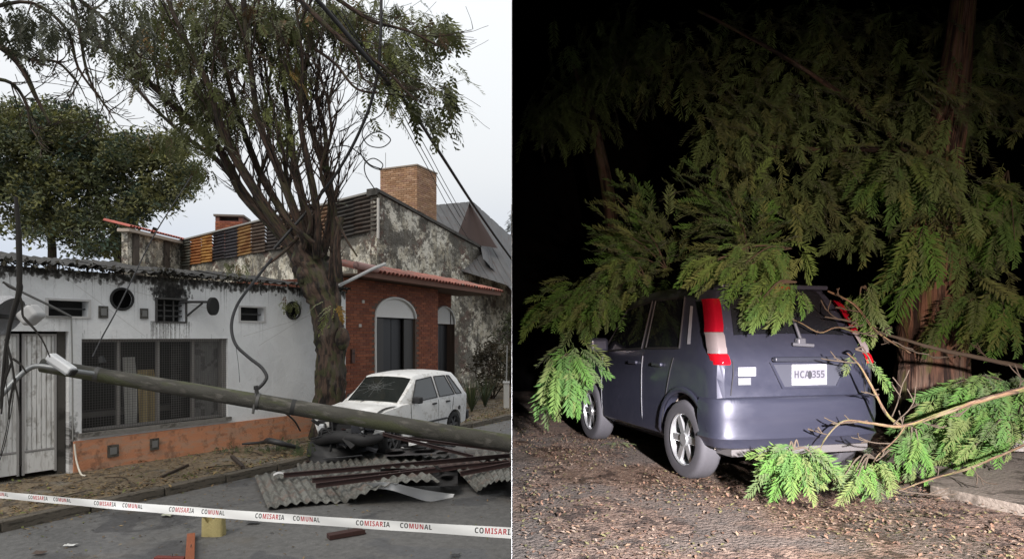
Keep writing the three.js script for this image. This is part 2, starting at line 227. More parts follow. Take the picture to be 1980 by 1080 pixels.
  const g = prism(outline, 0.22, holes), uv = g.attributes.uv; for (let i = 0; i < uv.count; i++) uv.setXY(i, (g.attributes.position.getX(i) - x0) / L, g.attributes.position.getY(i) / Hh);
  part(white, 'wall', g, M(0.98, 0.98, 0.98, { map: wt, roughness: 0.9, bumpMap: clone(bumpT, 8, 3), bumpScale: 0.006 }));
  // rear and side walls and a dark interior
  const M_in = M(0.05, 0.048, 0.045), M_plain = M(0.6, 0.6, 0.59, { bumpMap: bump(1), bumpScale: 0.005 });
  part(white, 'side_wall', box(x1 - 0.2, x1 - 0.003, 0, Hh, -6, -0.224), M_plain); part(white, 'side_wall', box(x0, x0 + 0.2, 0, Hh, -6, -0.224), M_plain); part(white, 'rear_wall', box(x0, x1, 0, Hh - .1, -6.2, -6.003), M_plain);
  part(white, 'interior_wall', box(x0 + 0.25, x1 - 0.25, 0.02, Hh - 0.2, -1.4, -1.35), M_in);
  // orange plinth
  const plT = dtex(512, 128, (u, v) => { const n = fbm(u, v, 6, 4, 71), s = fbm(u * 3, v * 0.6, 12, 4, 73); let c = mixc([0.50, 0.21, 0.11], [0.62, 0.29, 0.16], n); c = mixc(c, [0.42, 0.30, 0.22], sstep(0.45, 0.66, fbm(u, v, 14, 5, 75, 0.65)) * 0.6); return mixc(c, [0.16, 0.085, 0.055], sstep(0.5, 0.75, fbm(u * 3, v * 0.7, 10, 6, 73, 0.7)) * 0.6); });
  const ph = 0.5;
  part(white, 'plinth', box(gateX[1] + 0.06, x1, 0.0, ph, 0.003, 0.035), M(1, 1, 1, { map: clone(plT, 0.28, 1), roughness: 0.9, bumpMap: bump(2), bumpScale: 0.006 }));
  part(white, 'window_sill', box(win[0] - 0.05, win[1] + 0.05, win[2] - 0.07, win[2], -0.2, 0.055), M_conc);
  // gate: two ribbed leaves with plain kick panels, in a frame
  const M_gate = M(0.78, 0.775, 0.76, { roughness: 0.6, map: clone(dtex(256, 512, (u, v) => { const n = fbm(u, v, 8, 4, 81), d = fbm(u * 4, v * 0.5, 24, 3, 83); let k = 0.86 + 0.14 * n; let c = [k, k, k * 0.99]; c = mixc(c, [0.5, 0.47, 0.44], sstep(0.5, 0.75, d) * 0.6); return mixc(c, [0.3, 0.27, 0.24], sstep(0.55, 0.75, fbm(u, v, 20, 5, 85, 0.65)) * 0.6); }), 0.6, 0.45) });
  const M_dark = M(0.03, 0.03, 0.03, { roughness: 0.7 }), M_frame = M(0.32, 0.31, 0.30, { roughness: 0.7 });
  const xm = W.loc(38, 800, -0.12)[0];
  for (const [a, b] of [[gateX[0], xm - 0.02], [xm + 0.02, gateX[1] - 0.13]]) {
    const leaf = new THREE.Group(); leaf.name = 'gate_leaf'; white.add(leaf);
    const n = Math.round((b - a) / 0.07), pitch = (b - a) / n, kick = 0.42;
    const prof = (u) => { const t = u * n % 1; return t < 0.16 || t > 0.84 ? -0.022 : 0; };
    part(leaf, 'ribbed_panel', toCreasedNormals(surf(n * 12, 1, (u, v) => [V(a + u * (b - a), kick + v * (gateT - 0.05 - kick), -0.12 + prof(u)), u * (b - a), v * 1.8]), 0.5), M_gate);
    const k = Math.max(1, Math.round((b - a) / 0.55)); for (let i = 0; i < k; i++) { const kg = rbox((b - a) / k - 0.012, kick - 0.1, 0.02, 0.006); kg.translate(a + (i + 0.5) * (b - a) / k, 0.07 + (kick - 0.1) / 2 + 0.01, -0.115); boxUV(kg); part(leaf, 'kick_panel', kg, M_gate); }
    part(leaf, 'frame', [box(a, a + 0.03, 0.06, gateT - 0.04, -0.15, -0.095), box(b - 0.03, b, 0.06, gateT - 0.04, -0.15, -0.095), box(a + .03, b - .03, gateT - 0.07, gateT - 0.04, -0.15, -0.093), box(a + .03, b - .03, kick - 0.012, kick + 0.012, -0.15, -0.097)], M_frame);
  }
  part(white, 'gate_post', box(gateX[1] - 0.12, gateX[1] - 0.01, 0, gateT, -0.2, -0.1), M(0.30, 0.285, 0.27, { map: clone(concT, 0.7, 0.7) }));
  // shop window: frame, mullions, shutters, loose boards and the wire screen
  const wg = new THREE.Group(); wg.name = 'shop_window'; white.add(wg);
  const [wa, wb, wc, wd] = win, M_mull = M(0.30, 0.28, 0.26, { roughness: 0.7 });
  part(wg, 'frame', [box(wa, wa + 0.05, wc, wd, -0.18, -0.1), box(wb - 0.09, wb, wc, wd, -0.18, -0.07), box(wa + .05, wb - .09, wd - 0.05, wd, -0.18, -0.1), box(wa + .05, wb - .09, wc, wc + 0.05, -0.18, -0.1)], M_mull);
  for (const px of [228, 304, 372]) { const x = W.loc(px, 740, -0.15)[0]; part(wg, 'mullion', box(x - 0.025, x + 0.025, wc + .05, wd - .05, -0.19, -0.13), M_mull); }
  const xs = [374, 425].map(p => W.loc(p, 740, -0.18)[0]);
  const boardT = dtex(256, 256, (u, v) => { const n = fbm(u * 2, v * 0.3, 24, 4, 91), k = 0.12 + 0.12 * n; return mixc([k * 1.03, k, k * 0.95], [0.04, 0.035, 0.03], sstep(0.58, 0.7, fbm(u, v, 8, 4, 93)) * 0.6); });
  part(wg, 'shutter', box(xs[0], xs[1] + 0.02, wc + 0.05, wd - 0.05, -0.21, -0.195), M(1, 1, 1, { map: clone(boardT, 1, 1) }));
  const cur = (pa, pb, ya, yb, col, wav) => { const a = W.loc(pa, ya, -0.28), b = W.loc(pb, yb, -0.28); return surf(24, 10, (u, v) => V(a[0] + (b[0] - a[0]) * (u * (1 - 0.35 * Math.pow(v - 0.6, 2)) + 0.1 * v), a[1] + (b[1] - a[1]) * v, -0.28 + wav * Math.sin(u * 14 + 2 * v) )); };
  part(wg, 'torn_curtain', cur(236, 262, 690, 832, 0, 0.03), M(0.5, 0.49, 0.46)); part(wg, 'curtain', cur(264, 300, 715, 830, 0, 0.025), M(0.42, 0.33, 0.17, { bumpMap: bump(3), bumpScale: 0.01 }), 'ochre stained curtain');
  part(wg, 'shutter', box(W.loc(330, 740, -0.3)[0], W.loc(352, 740, -0.3)[0], wc + 0.06, wd - 0.1, -0.32, -0.3), M(0.16, 0.155, 0.15, { map: clone(boardT, 1, 1) }));
  part(wg, 'counter', box(wa + 0.1, xs[0] - 0.1, wc + 0.18, wc + 0.26, -0.9, -0.5), M(0.13, 0.12, 0.11));
  { const bars = [], xe = W.loc(437, 740, -0.06)[0]; const st = 0.042; for (let x = wa + 0.012; x < xe; x += st) bars.push(box(x - 0.0025, x + 0.0025, wc + 0.01, wd - 0.01, -0.055, -0.05)); for (let y = wc + 0.02; y < wd - .01; y += st) bars.push(box(wa + 0.005, xe, y - 0.0025, y + 0.0025, -0.0495, -0.0445)); part(wg, 'wire_mesh', bars, M(0.14, 0.135, 0.13, { roughness: 0.6, metalness: 0.3 })); }
  // vents, portholes, wall boxes
  slits.forEach((s, i) => {
    const v = new THREE.Group(); v.name = 'vent_window'; white.add(v);
    part(v, 'back_panel', box(s[0] - 0.02, s[1] + 0.02, s[2] - 0.02, s[3] + 0.02, -0.3, -0.23), M(0.012, 0.012, 0.012));
    part(v, 'frame', [box(s[0] - 0.035, s[0], s[2] - 0.03, s[3] + 0.03, 0.003, 0.02), box(s[1], s[1] + 0.035, s[2] - 0.03, s[3] + 0.03, 0.003, 0.02), box(s[0], s[1], s[3], s[3] + 0.03, 0.003, 0.024), box(s[0], s[1], s[2] - 0.03, s[2], 0.003, 0.024)], i === 1 ? M(0.06, 0.058, 0.055) : M(0.5, 0.49, 0.48));
    for (const t of i === 1 ? [0.25, 0.5, 0.75] : [0.5]) part(v, 'louvre', box(s[0], s[1], s[2] + (s[3] - s[2]) * t - 0.012, s[2] + (s[3] - s[2]) * t + 0.012, -0.16, -0.10), M(0.05, 0.05, 0.05));
    if (i === 1) for (const t of [0.33, 0.66]) part(v, 'bar', box(s[0] + (s[1] - s[0]) * t - 0.012, s[0] + (s[1] - s[0]) * t + 0.012, s[2], s[3], -0.09, -0.07), M(0.07, 0.068, 0.065));
  });
  ports.forEach((p, i) => { const v = new THREE.Group(); v.name = 'porthole'; white.add(v); const rim = new THREE.TorusGeometry(0.175, 0.022, 8, 28); rim.translate(p[0], p[1], 0.012); part(v, 'rim', rim, M(0.02, 0.02, 0.02)); const dsk = new THREE.CylinderGeometry(0.172, 0.172, 0.02, 24); dsk.rotateX(Math.PI / 2); dsk.translate(p[0], p[1], -0.05); part(v, 'pane', dsk, M(0.004, 0.004, 0.004, { roughness: 1, specularIntensity: 0.1 })); });
  for (const [px, py, w2, h2, pl] of [[200, 603, 0.07, 0.1, 0], [279, 606, 0.065, 0.09, 0], [217, 871, 0.085, 0.1, 1], [297, 858, 0.075, 0.1, 1]]) { const p = W.loc(px, py, 0.03), zz = pl ? 0.036 : 0.003; const b = new THREE.Group(); b.name = 'meter_box'; white.add(b); part(b, 'case', box(p[0] - w2, p[0] + w2, p[1] - h2, p[1] + h2, zz, zz + 0.025), M(pl ? 0.42 : 0.40, pl ? 0.39 : 0.40, pl ? 0.35 : 0.39, { bumpMap: bump(6), bumpScale: 0.004, map: clone(concT, 2, 2) })); part(b, 'cover', box(p[0] - w2 * 0.6, p[0] + w2 * 0.6, p[1] - h2 * 0.55, p[1] + h2 * 0.6, zz + 0.026, zz + 0.034), M(0.17, 0.17, 0.165)); }
  // roof: single fibre-cement sheets, black with mould, with a ragged front edge
  const shT = dtex(256, 256, (u, v) => { const n = fbm(u, v, 10, 4, 101), k = 0.02 + 0.05 * n; return mixc([k, k * 0.97, k * 0.93], [0.13, 0.125, 0.115], sstep(0.64, 0.75, fbm(u, v, 16, 4, 103)) * 0.5); });
  const M_sheet = M(1, 1, 1, { map: clone(shT, 0.6, 0.6), roughness: 0.95, bumpMap: bump(2), bumpScale: 0.01 });
  let ix = 0; for (let x = x0 - 0.1; x < x1 - 0.1; x += 0.88, ix++) {
    const wdt = Math.min(0.95, x1 + 0.1 - x), over = rr(0.10, 0.26), lift = (ix % 2) * 0.012 + rr(0, 0.03), tw = rr(-0.02, 0.03), jag = ix * 17;
    part(white, 'roof_sheet', surf(44, 8, (u, v) => { const cx = x + u * wdt, e = v < 0.01 ? 0.06 * (vnoise(u * 9 + jag, 2, 999, 7) - 0.5) : 0; const z = over + e - v * (3.2 + over); return [V(cx, Hh + 0.045 + lift + tw * u + 0.13 * (over - z) * (0.6 + 0.4 * v) + 0.022 * Math.sin(cx * 2 * Math.PI / 0.177) - (v < 0.01 ? 0.02 * vnoise(u * 14, jag, 999, 3) : 0), z), cx, v * 3.2]; }), M_sheet);
  }
  // clumps of moss and dead leaves lying along the sheet ends
  const mats = [], cc = []; for (let i = 0; i < 2600; i++) { const x = rr(x0, x1), cl = vnoise(x * 2.2, 1, 999, 8); if (rnd() > cl * 1.3) continue; mats.push(xf(V(x, Hh + 0.03 + rr(-0.09, 0.10) * cl, rr(0.0, 0.2)), new THREE.Quaternion().setFromEuler(new THREE.Euler(rr(0, 6), rr(0, 6), rr(0, 6))), rr(0.03, 0.12))); const k = rr(0.012, 0.05); cc.push(C(k * 1.1, k, k * 0.7)); }
  inst(white, 'moss', leafGeo, M(1, 1, 1, { roughness: 1 }), mats, cc);
  // downpipe and conduits
  const pq = (px, py, z) => { const l = W.loc(px, py, z); return V(l[0], l[1], z); };
  part(white, 'conduit', tube([pq(137, 612, 0.06), pq(139, 700, 0.06), pq(140, 850, 0.06)], 0.012), M(0.22, 0.22, 0.21));
  part(white, 'conduit', tube([pq(5, 545, 0.25), pq(45, 566, 0.2), pq(95, 590, 0.12), pq(137, 612, 0.06)], 0.018), M(0.16, 0.16, 0.155)); part(white, 'conduit', tube([pq(0, 607, 0.1), pq(60, 610, 0.1), pq(137, 613, 0.06)], 0.011), M(0.22, 0.22, 0.21));
  part(white, 'loose_pipe', tube([pq(143, 858, 0.06), pq(147, 890, 0.12), pq(156, 925, 0.32), pq(164, 952, 0.5)].map(p => { p.y = Math.max(p.y, 0.02); return p; }), 0.014), M(0.62, 0.58, 0.5));
}
// round sign on an iron bracket at the burnt vent
{
  const sgn = thing('bracket_sign', 'round dark sign disc on an iron bracket beside the burnt vent', 'sign', W.world(...W.loc(365, 590), 0.003), W.th);
  const p = W.loc(410, 592, 0.25), q = W.loc(365, 590); const dx = p[0] - q[0], dy = p[1] - q[1];
  const ir = M(0.03, 0.03, 0.03, { roughness: 0.6 });
  part(sgn, 'arm', tube([V(-0.18, 0.05, 0.0), V(0, 0.06, 0.07), V(dx - 0.02, dy + 0.08, 0.25)], 0.022, 6), ir); part(sgn, 'brace', tube([V(-0.05, -0.2, 0), V(dx * 0.55, dy + 0.06, 0.16)], 0.018, 6), ir);
  const d = new THREE.CylinderGeometry(0.165, 0.165, 0.06, 28); d.rotateX(Math.PI / 2); d.rotateY(0.5); d.translate(dx, dy, 0.27); part(sgn, 'disc', d, M(0.02, 0.021, 0.02, { bumpMap: bump(6), bumpScale: 0.01 }));
}

// ---------------------------------------------------------------- brick house
const Bf = frame(P(664, 800, 16.0).setY(PAVE), P(916, 760, 22.6).setY(PAVE));
const M_brick = M(1, 1, 1, { roughness: 0.9, bumpMap: bump(8), bumpScale: 0.004 }), M_mortar = M(0.13, 0.09, 0.07, { roughness: 1, bumpMap: bump(4), bumpScale: 0.005 });
function bricks(parent, x0, x1, y0, y1, z, inHole, colors, bw = 0.25, bh = 0.062, j = 0.012) {
  const g = new THREE.BoxGeometry(1, 1, 1), mats = [], cc = []; let row = 0;
  for (let y = y0 + bh / 2; y < y1 - bh / 2 + 1e-6; y += bh + j, row++) for (let x = x0 - (row % 2 ? (bw + j) / 2 : 0); x < x1; x += bw + j) {
    const a = Math.max(x, x0), b = Math.min(x + bw, x1); if (b - a < 0.03) continue; if (inHole && (inHole((a + b) / 2, y) || inHole(a, y) || inHole(b, y))) continue;
    mats.push(xf(V((a + b) / 2, y, z + rr(-0.003, 0.004)), new THREE.Quaternion(), V(b - a, bh, 0.024))); const c = colors[Math.floor(rnd() * colors.length)], k = rr(0.85, 1.15); cc.push(C(c[0] * k, c[1] * k, c[2] * k));
  }
  return inst(parent, 'brickwork', g, M_brick, mats, cc);
}
const RED = [[0.27, 0.085, 0.042], [0.23, 0.07, 0.036], [0.30, 0.10, 0.05], [0.20, 0.065, 0.038], [0.25, 0.088, 0.048]];
const house = thing('brick_house', 'red brick house with two white arches under a red tiled eave', 'house', Bf.A, Bf.th);
{
  const Hh = Bf.loc(760, 548)[1], xE = Bf.loc(846, 650)[0], xR = Bf.len, back = -0.9;
  const a0 = Bf.loc(725, 650)[0], a1 = Bf.loc(803, 650)[0], aS = Bf.loc(765, 614)[1], aT = Bf.loc(765, 576)[1];
  const c0 = Bf.loc(838, 650, back)[0], c1 = Bf.loc(879, 650, back)[0], cS = Bf.loc(862, 626, back)[1], cT = Bf.loc(850, 592, back)[1];
  const arch = (x0, x1, s, t) => [[x0, 0.02], [x1, 0.02], [x1, s], ...ellipse((x0 + x1) / 2, s, (x1 - x0) / 2, t - s, 15, 0, Math.PI).slice(1, -1), [x0, s]];
  part(house, 'front_wall', prism([[0, 0], [xE, 0], [xE, Hh], [0, Hh]], 0.2, [arch(a0, a1, aS, aT)]), M_mortar);
  part(house, 'porch_wall', (() => { const g = prism([[xE - 0.6, 0], [xR, 0], [xR, Hh + 0.15], [xE - 0.6, Hh + 0.15]], 0.2, [arch(c0, c1, cS, cT)]); g.translate(0, 0, back); return g; })(), M_mortar);
  part(house, 'return_wall', box(xE - 0.2, xE - 0.003, 0, Hh, back, -0.203), M(0.2, 0.065, 0.035, { bumpMap: bump(4) })); part(house, 'end_wall', box(0.003, 0.2, 0, Hh, -5, -0.203), M(0.2, 0.065, 0.035)); part(house, 'end_wall', box(xR - 0.2, xR - 0.003, 0, Hh, -5, back - 0.203), M(0.2, 0.065, 0.035)); part(house, 'rear_wall', box(0, xR, 0, Hh, -5.2, -5.003), M(0.4, 0.38, 0.35));
  const inside = (x0, x1, s, t) => (x, y) => x > x0 - 0.02 && x < x1 + 0.02 && (y < s || Math.pow((x - (x0 + x1) / 2) / ((x1 - x0) / 2 + 0.02), 2) + Math.pow((y - s) / (t - s + 0.02), 2) < 1);
  bricks(house, 0.0, xE, 0.02, Hh, 0.0, inside(a0, a1, aS, aT), RED); bricks(house, xE + 0.02, xR, 0.02, Hh + 0.1, back, inside(c0, c1, cS, cT), RED);
  const M_wh = M(0.74, 0.73, 0.70, { roughness: 0.85, bumpMap: bump(2), bumpScale: 0.004 }), M_dk = M(0.022, 0.022, 0.024, { roughness: 0.5 });
  for (const [x0, x1, s, t, z, k] of [[a0, a1, aS, aT, 0, 0], [c0, c1, cS, cT, back, 1]]) {
    const w = new THREE.Group(); w.name = k ? 'arched_door' : 'arched_window'; house.add(w);
    const half = prism([[x0, s], [x1, s], ...ellipse((x0 + x1) / 2, s, (x1 - x0) / 2, t - s, 15, 0, Math.PI).slice(1, -1)].slice(0), 0.03); half.translate(0, 0, z - 0.03); part(w, 'lunette', half, M_wh);
    const rim = tube([[x0, 0.03], [x0, s * 0.5], [x0, s], ...ellipse((x0 + x1) / 2, s, (x1 - x0) / 2, t - s, 13, Math.PI, 0).slice(1, -1), [x1, s]].map(p => V(p[0], p[1], z + 0.012)), 0.035, 6, 3); part(w, 'trim', rim, M_wh);
    const n = k ? 2 : 4, cw = (x1 - x0) / n; for (let i = 0; i < n; i++) { const g = rbox(cw - 0.02, s - 0.05, 0.05, 0.008); const fold = !k && (i === 0 || i === 3); g.translate(x0 + (i + 0.5) * cw, 0.03 + (s - 0.05) / 2, z - (fold ? 0.1 : 0.2)); boxUV(g); part(w, 'shutter', g, fold ? M(0.05, 0.047, 0.045, { roughness: 0.6 }) : M_dk); }
    part(w, 'back_panel', box(x0, x1, 0.02, t, z - 0.32, z - 0.3), M_dk);
  }
  // tiled roof, eave board and soffit; the eave stands out over the wall and runs past the right end
  const ex = 1.1, y0 = Hh + 0.02, oz = 0.55, rise = 0.24, dep = 1.9;
  part(house, 'soffit', box(-0.15, xR + ex, y0, y0 + 0.04, -1.2, oz - 0.03), M(0.12, 0.075, 0.05));
  part(house, 'fascia', box(-0.15, xR + ex, y0 - 0.02, y0 + 0.13, oz - 0.028, oz), M(0.16, 0.075, 0.05, { roughness: 0.8 }));
  const tg = new THREE.CylinderGeometry(0.085, 0.1, 0.42, 8, 1, true, 0, Math.PI); tg.rotateZ(Math.PI / 2); tg.rotateY(Math.PI / 2); const mats = [], cc = [];
  const sl = Math.atan(rise), qt = new THREE.Quaternion().setFromEuler(new THREE.Euler(sl, 0, 0));
  for (let r = 0; r < 5; r++) for (let x = -0.1; x < xR + ex; x += 0.19) { const z = oz + 0.02 - r * 0.36; if (x > xR + ex - Math.max(0, r - 3) * 0.3) continue; mats.push(xf(V(x + rr(-0.008, 0.008), y0 + 0.15 + (oz - z) * rise + rr(-0.006, 0.01), z - 0.15), qt, 1)); const k = rr(0.7, 1.2), m = rnd(); cc.push(m < 0.12 ? C(0.16, 0.12, 0.10) : C(0.30 * k, 0.115 * k, 0.085 * k)); }
  inst(house, 'roof_tiles', tg, M(1, 1, 1, { roughness: 0.85 }), mats, cc);
  part(house, 'roof_deck', surf(2, 2, (u, v) => V(-0.15 + u * (xR + ex + 0.15), y0 + 0.135 + v * (dep + .0) * rise, oz - v * dep)), M(0.2, 0.085, 0.06));
  const gut = tube([V(-0.3, y0 + 0.22, oz + 0.05), V(0.55, y0 + 0.2, oz + 0.05)], 0.09, 10); part(house, 'gutter_end', gut, M(0.45, 0.27, 0.24));
  // house number plates and a letter box
  for (const [px, py] of [[702, 583], [696, 629]]) { const p = Bf.loc(px, py, 0.02); part(house, 'wall_fitting', box(p[0] - 0.05, p[0] + 0.05, p[1] - 0.04, p[1] + 0.04, 0.013, 0.03), M(0.5, 0.46, 0.42)); }
  { const p = Bf.loc(681, 688, 0.02); const lb = new THREE.Group(); lb.name = 'letter_box'; house.add(lb); part(lb, 'case', box(p[0] - 0.06, p[0] + 0.06, p[1] - 0.17, p[1] + 0.17, 0.013, 0.06), M(0.10, 0.055, 0.045)); part(lb, 'slot', box(p[0] - 0.045, p[0] + 0.045, p[1] + 0.05, p[1] + 0.08, 0.061, 0.064), M(0.02, 0.02, 0.02)); }
}
// ---------------------------------------------------------------- stained gable house behind it, with the corrugated left flank
const CD = 22.5, Cn = P(729, 370, CD).setY(0);
const Gf = frame(Cn, P(986, 500, 30.5).setY(0)), Lf = frame(P(330, 470, 35).setY(0), Cn);
const gableT = dtex(1024, 1024, (u, v) => {
  const a = fbm(u, v, 6, 7, 111, 0.68), b = fbm(u, v, 7, 7, 113, 0.7), f = fbm(u, v, 60, 3, 117), s = fbm(u * 3, v, 10, 5, 119, 0.65);
  let c = mixc([0.20, 0.19, 0.165], [0.36, 0.34, 0.28], f); c = mixc(c, [0.66, 0.63, 0.54], sstep(0.44, 0.54, a)); c = mixc(c, [0.40, 0.35, 0.25], sstep(0.48, 0.62, s) * 0.55);
  const blk = sstep(0.49, 0.60, b + 0.10 * (fbm(u, v, 110, 2, 129) - 0.5)); c = mixc(c, [0.07, 0.064, 0.055], blk * 0.85); c = mixc(c, [0.13, 0.075, 0.06], sstep(0.52, 0.62, fbm(u, v, 9, 6, 123, 0.65)) * blk * 0.7); return mixc(c, [0.08, 0.07, 0.055], sstep(0.50, 0.66, fbm(u, v, 40, 4, 127, 0.7)) * 0.75);
});
const M_gable = M(1, 1, 1, { map: clone(gableT, 0.19, 0.21, 0.1, 0.2), roughness: 0.95, bumpMap: bump(0.8), bumpScale: 0.03 });
const gable = thing('gable_house', 'old house with mould stained peeling gable wall and rusty corrugated flank', 'house', Cn, Gf.th);
{
  const t0 = Gf.loc(729, 372)[1], p1 = Gf.loc(986, 512), slope = (p1[1] - t0) / p1[0], len = 12;
  part(gable, 'gable_wall', prism([[0, 0], [len, 0], [len, t0 + slope * len], [0, t0]], 0.3), M_gable);
  // coping along the sloping top
  const cp = prism([[-0.12, t0 + 0.14], [len, t0 + slope * len + 0.14], [len, t0 + slope * len + 0.01], [0, t0 + 0.01], [-0.12, t0 - 0.1]], 0.46); cp.translate(0, 0, 0.08); part(gable, 'coping', cp, M(0.30, 0.29, 0.28, { map: clone(concT, 0.5, 0.5) }));
  const rt = Gf.loc(840, 470); const loop = tube([V(0, t0 - 0.2, 0.04), V(0, t0 - 1.6, 0.04)], 0.05, 6); part(gable, 'corner_trim', loop, M(0.52, 0.5, 0.46));
  // grey sheet roof behind the coping
  const rg = []; const A = Gf.world(0.2, t0 - 0.1, -0.3);
  const roofT = dtex(256, 256, (u, v) => { const k = 0.055 + 0.04 * fbm(u, v, 8, 4, 131); return mixc([k, k, k * 1.03], [0.07, 0.05, 0.045], sstep(0.6, 0.72, fbm(u * 2, v * .4, 16, 4, 133)) * 0.7); });
  const M_rf = M(1, 1, 1, { map: clone(roofT, 0.5, 0.5), roughness: 0.55, metalness: 0.25 });
  const toL = p => gable.worldToLocal(p.clone()); gable.updateMatrixWorld();
  const quadRoof = (name, a, b, c, d, n) => part(gable, name, toCreasedNormals(surf(n * 8, 1, (u, v) => { const t = a.clone().lerp(b, u), e = d.clone().lerp(c, u), p = t.lerp(e, v); const nn = b.clone().sub(a).cross(d.clone().sub(a)).normalize(); const w = (u * n) % 1; p.addScaledVector(nn, w < 0.12 ? 0.025 : 0); return [toL(p), u * n * 0.4, v * 3]; }), 0.5), M_rf);
  quadRoof('metal_roof', P(770, 402, 31), P(914, 389, 31), P(1010, 560, 27), P(835, 505, 27), 11);
  quadRoof('metal_roof', P(914, 389, 31), P(1060, 520, 34), P(1060, 640, 28), P(935, 500, 27.4), 9);
  part(gable, 'roof_flap', surf(6, 6, (u, v) => toL(P(908, 392, 29).lerp(P(880 + 82 * u, 466 + 14 * u, 28), v).add(V(0, 0, 0.1 * Math.sin(u * 9))))), M(0.035, 0.022, 0.02, { roughness: 0.9 }));
}
{ // left flank: plaster below, single corrugated sheets above
  gable.updateMatrixWorld(); const flank = new THREE.Group(); flank.name = 'flank'; flank.position.copy(gable.worldToLocal(Lf.A.clone())); flank.rotation.y = Lf.th - Gf.th; gable.add(flank);
  const Ln = Lf.len, top = Lf.loc(727, 372)[1], bot = Lf.loc(727, 441)[1];
  part(flank, 'flank_wall', box(0, Ln - 0.003, 0, bot + 0.3, -0.3, -0.05), M_gable);
  const cols = [[0.14, 0.15, 0.12], [0.12, 0.12, 0.10], [0.36, 0.15, 0.05], [0.42, 0.22, 0.06], [0.035, 0.03, 0.035], [0.05, 0.045, 0.05], [0.30, 0.17, 0.06], [0.10, 0.07, 0.05], [0.05, 0.04, 0.035], [0.16, 0.10, 0.06], [0.06, 0.045, 0.04], [0.2, 0.12, 0.07], [0.045, 0.04, 0.035], [0.07, 0.055, 0.045]];
  const rustT = dtex(256, 256, (u, v) => { const n = fbm(u, v, 6, 5, 141), k = 0.7 + 0.6 * n; return mixc([k, k, k], [0.5, 0.3, 0.18], sstep(0.5, 0.62, fbm(u * 0.5, v, 10, 4, 143)) * 0.7); });
  const n = cols.length, w = Ln / n; for (let i = 0; i < n; i++) { const h = top - bot, nc = 9, off = rr(-0.02, 0.02), tl = rr(-0.05, 0.05); part(flank, 'corrugated_sheet', surf(3, nc * 8, (u, v) => [V(i * w + u * w * 1.02, bot - 0.1 + off + v * (h + 0.1) + tl * (u - 0.5), 0.02 + (i % 2) * 0.012 + 0.045 * Math.sin(v * nc * 2 * Math.PI)), u * w, v * h]), M(...cols[i], { map: clone(rustT, 0.4, 0.9, i * 0.37, i * 0.21), roughness: 0.9 })); }
  part(flank, 'top_coping', box(0, Ln, top, top + 0.07, -0.2, 0.1), M(0.28, 0.27, 0.25));
}
const ORANGE = [[0.36, 0.21, 0.12], [0.40, 0.24, 0.14], [0.32, 0.18, 0.10], [0.43, 0.27, 0.17], [0.35, 0.2, 0.13]];
{
  const p = P(806, 320, 25.6), ch = thing('brick_chimney', 'broad pale brick chimney block above the stained gable', 'chimney', V(p.x, 0, p.z), -0.42);
  const h = p.y, w = 1.75, d = 1.5; // corner nearest the street at local (0, z 0)
  part(ch, 'core', box(-w + 0.012, -0.012, 3, h - 0.02, -d + 0.012, -0.012), M(0.30, 0.2, 0.14));
  bricks(ch, -w, 0, h - 2.6, h, -0.004, null, ORANGE, 0.24, 0.07, 0.014);
  const side = new THREE.Group(); side.name = 'side_face'; side.rotation.y = Math.PI / 2; ch.add(side); bricks(side, 0.02, d, h - 2.6, h, -0.004, null, ORANGE.map(c => c.map(v => v * 0.92)), 0.24, 0.07, 0.014);
  part(ch, 'cap', box(-w - 0.04, 0.04, h + 0.002, h + 0.06, -d - 0.04, 0.04), M(0.30, 0.24, 0.19));
  part(ch, 'antenna_rod', tube([V(-w + 0.12, h + 0.06, -0.2), V(-w + 0.12, h + 0.75, -0.2)], 0.012, 5), M(0.25, 0.25, 0.25));
}
// red chimney with a plant on it, and the old red roofed wall further left
{
  const p = P(442, 470, 34), ch = thing('red_chimney', 'small red brick chimney behind the rusty sheets', 'chimney', V(p.x, 0, p.z), 0.15);
  const h = P(442, 416, 34).y, w = 50 * 34 / F; part(ch, 'core', box(-w / 2 + 0.012, w / 2 - 0.012, 2, h - 0.3, -w + 0.012, -0.012), M(0.2, 0.06, 0.04)); bricks(ch, -w / 2, w / 2, h - 1.6, h - 0.3, 0, null, RED, 0.24, 0.07, 0.014);
  for (const s of [-1, 1]) part(ch, 'flue_leg', box(s * w / 2 - (s > 0 ? 0.2 : 0), s * w / 2 + (s < 0 ? 0.2 : 0), h - 0.3, h - 0.06, -w, -0.02), M(0.14, 0.055, 0.04));
  part(ch, 'cap', box(-w / 2 - 0.08, w / 2 + 0.08, h - 0.06, h + 0.04, -w - 0.08, 0.06), M(0.16, 0.13, 0.11));
}
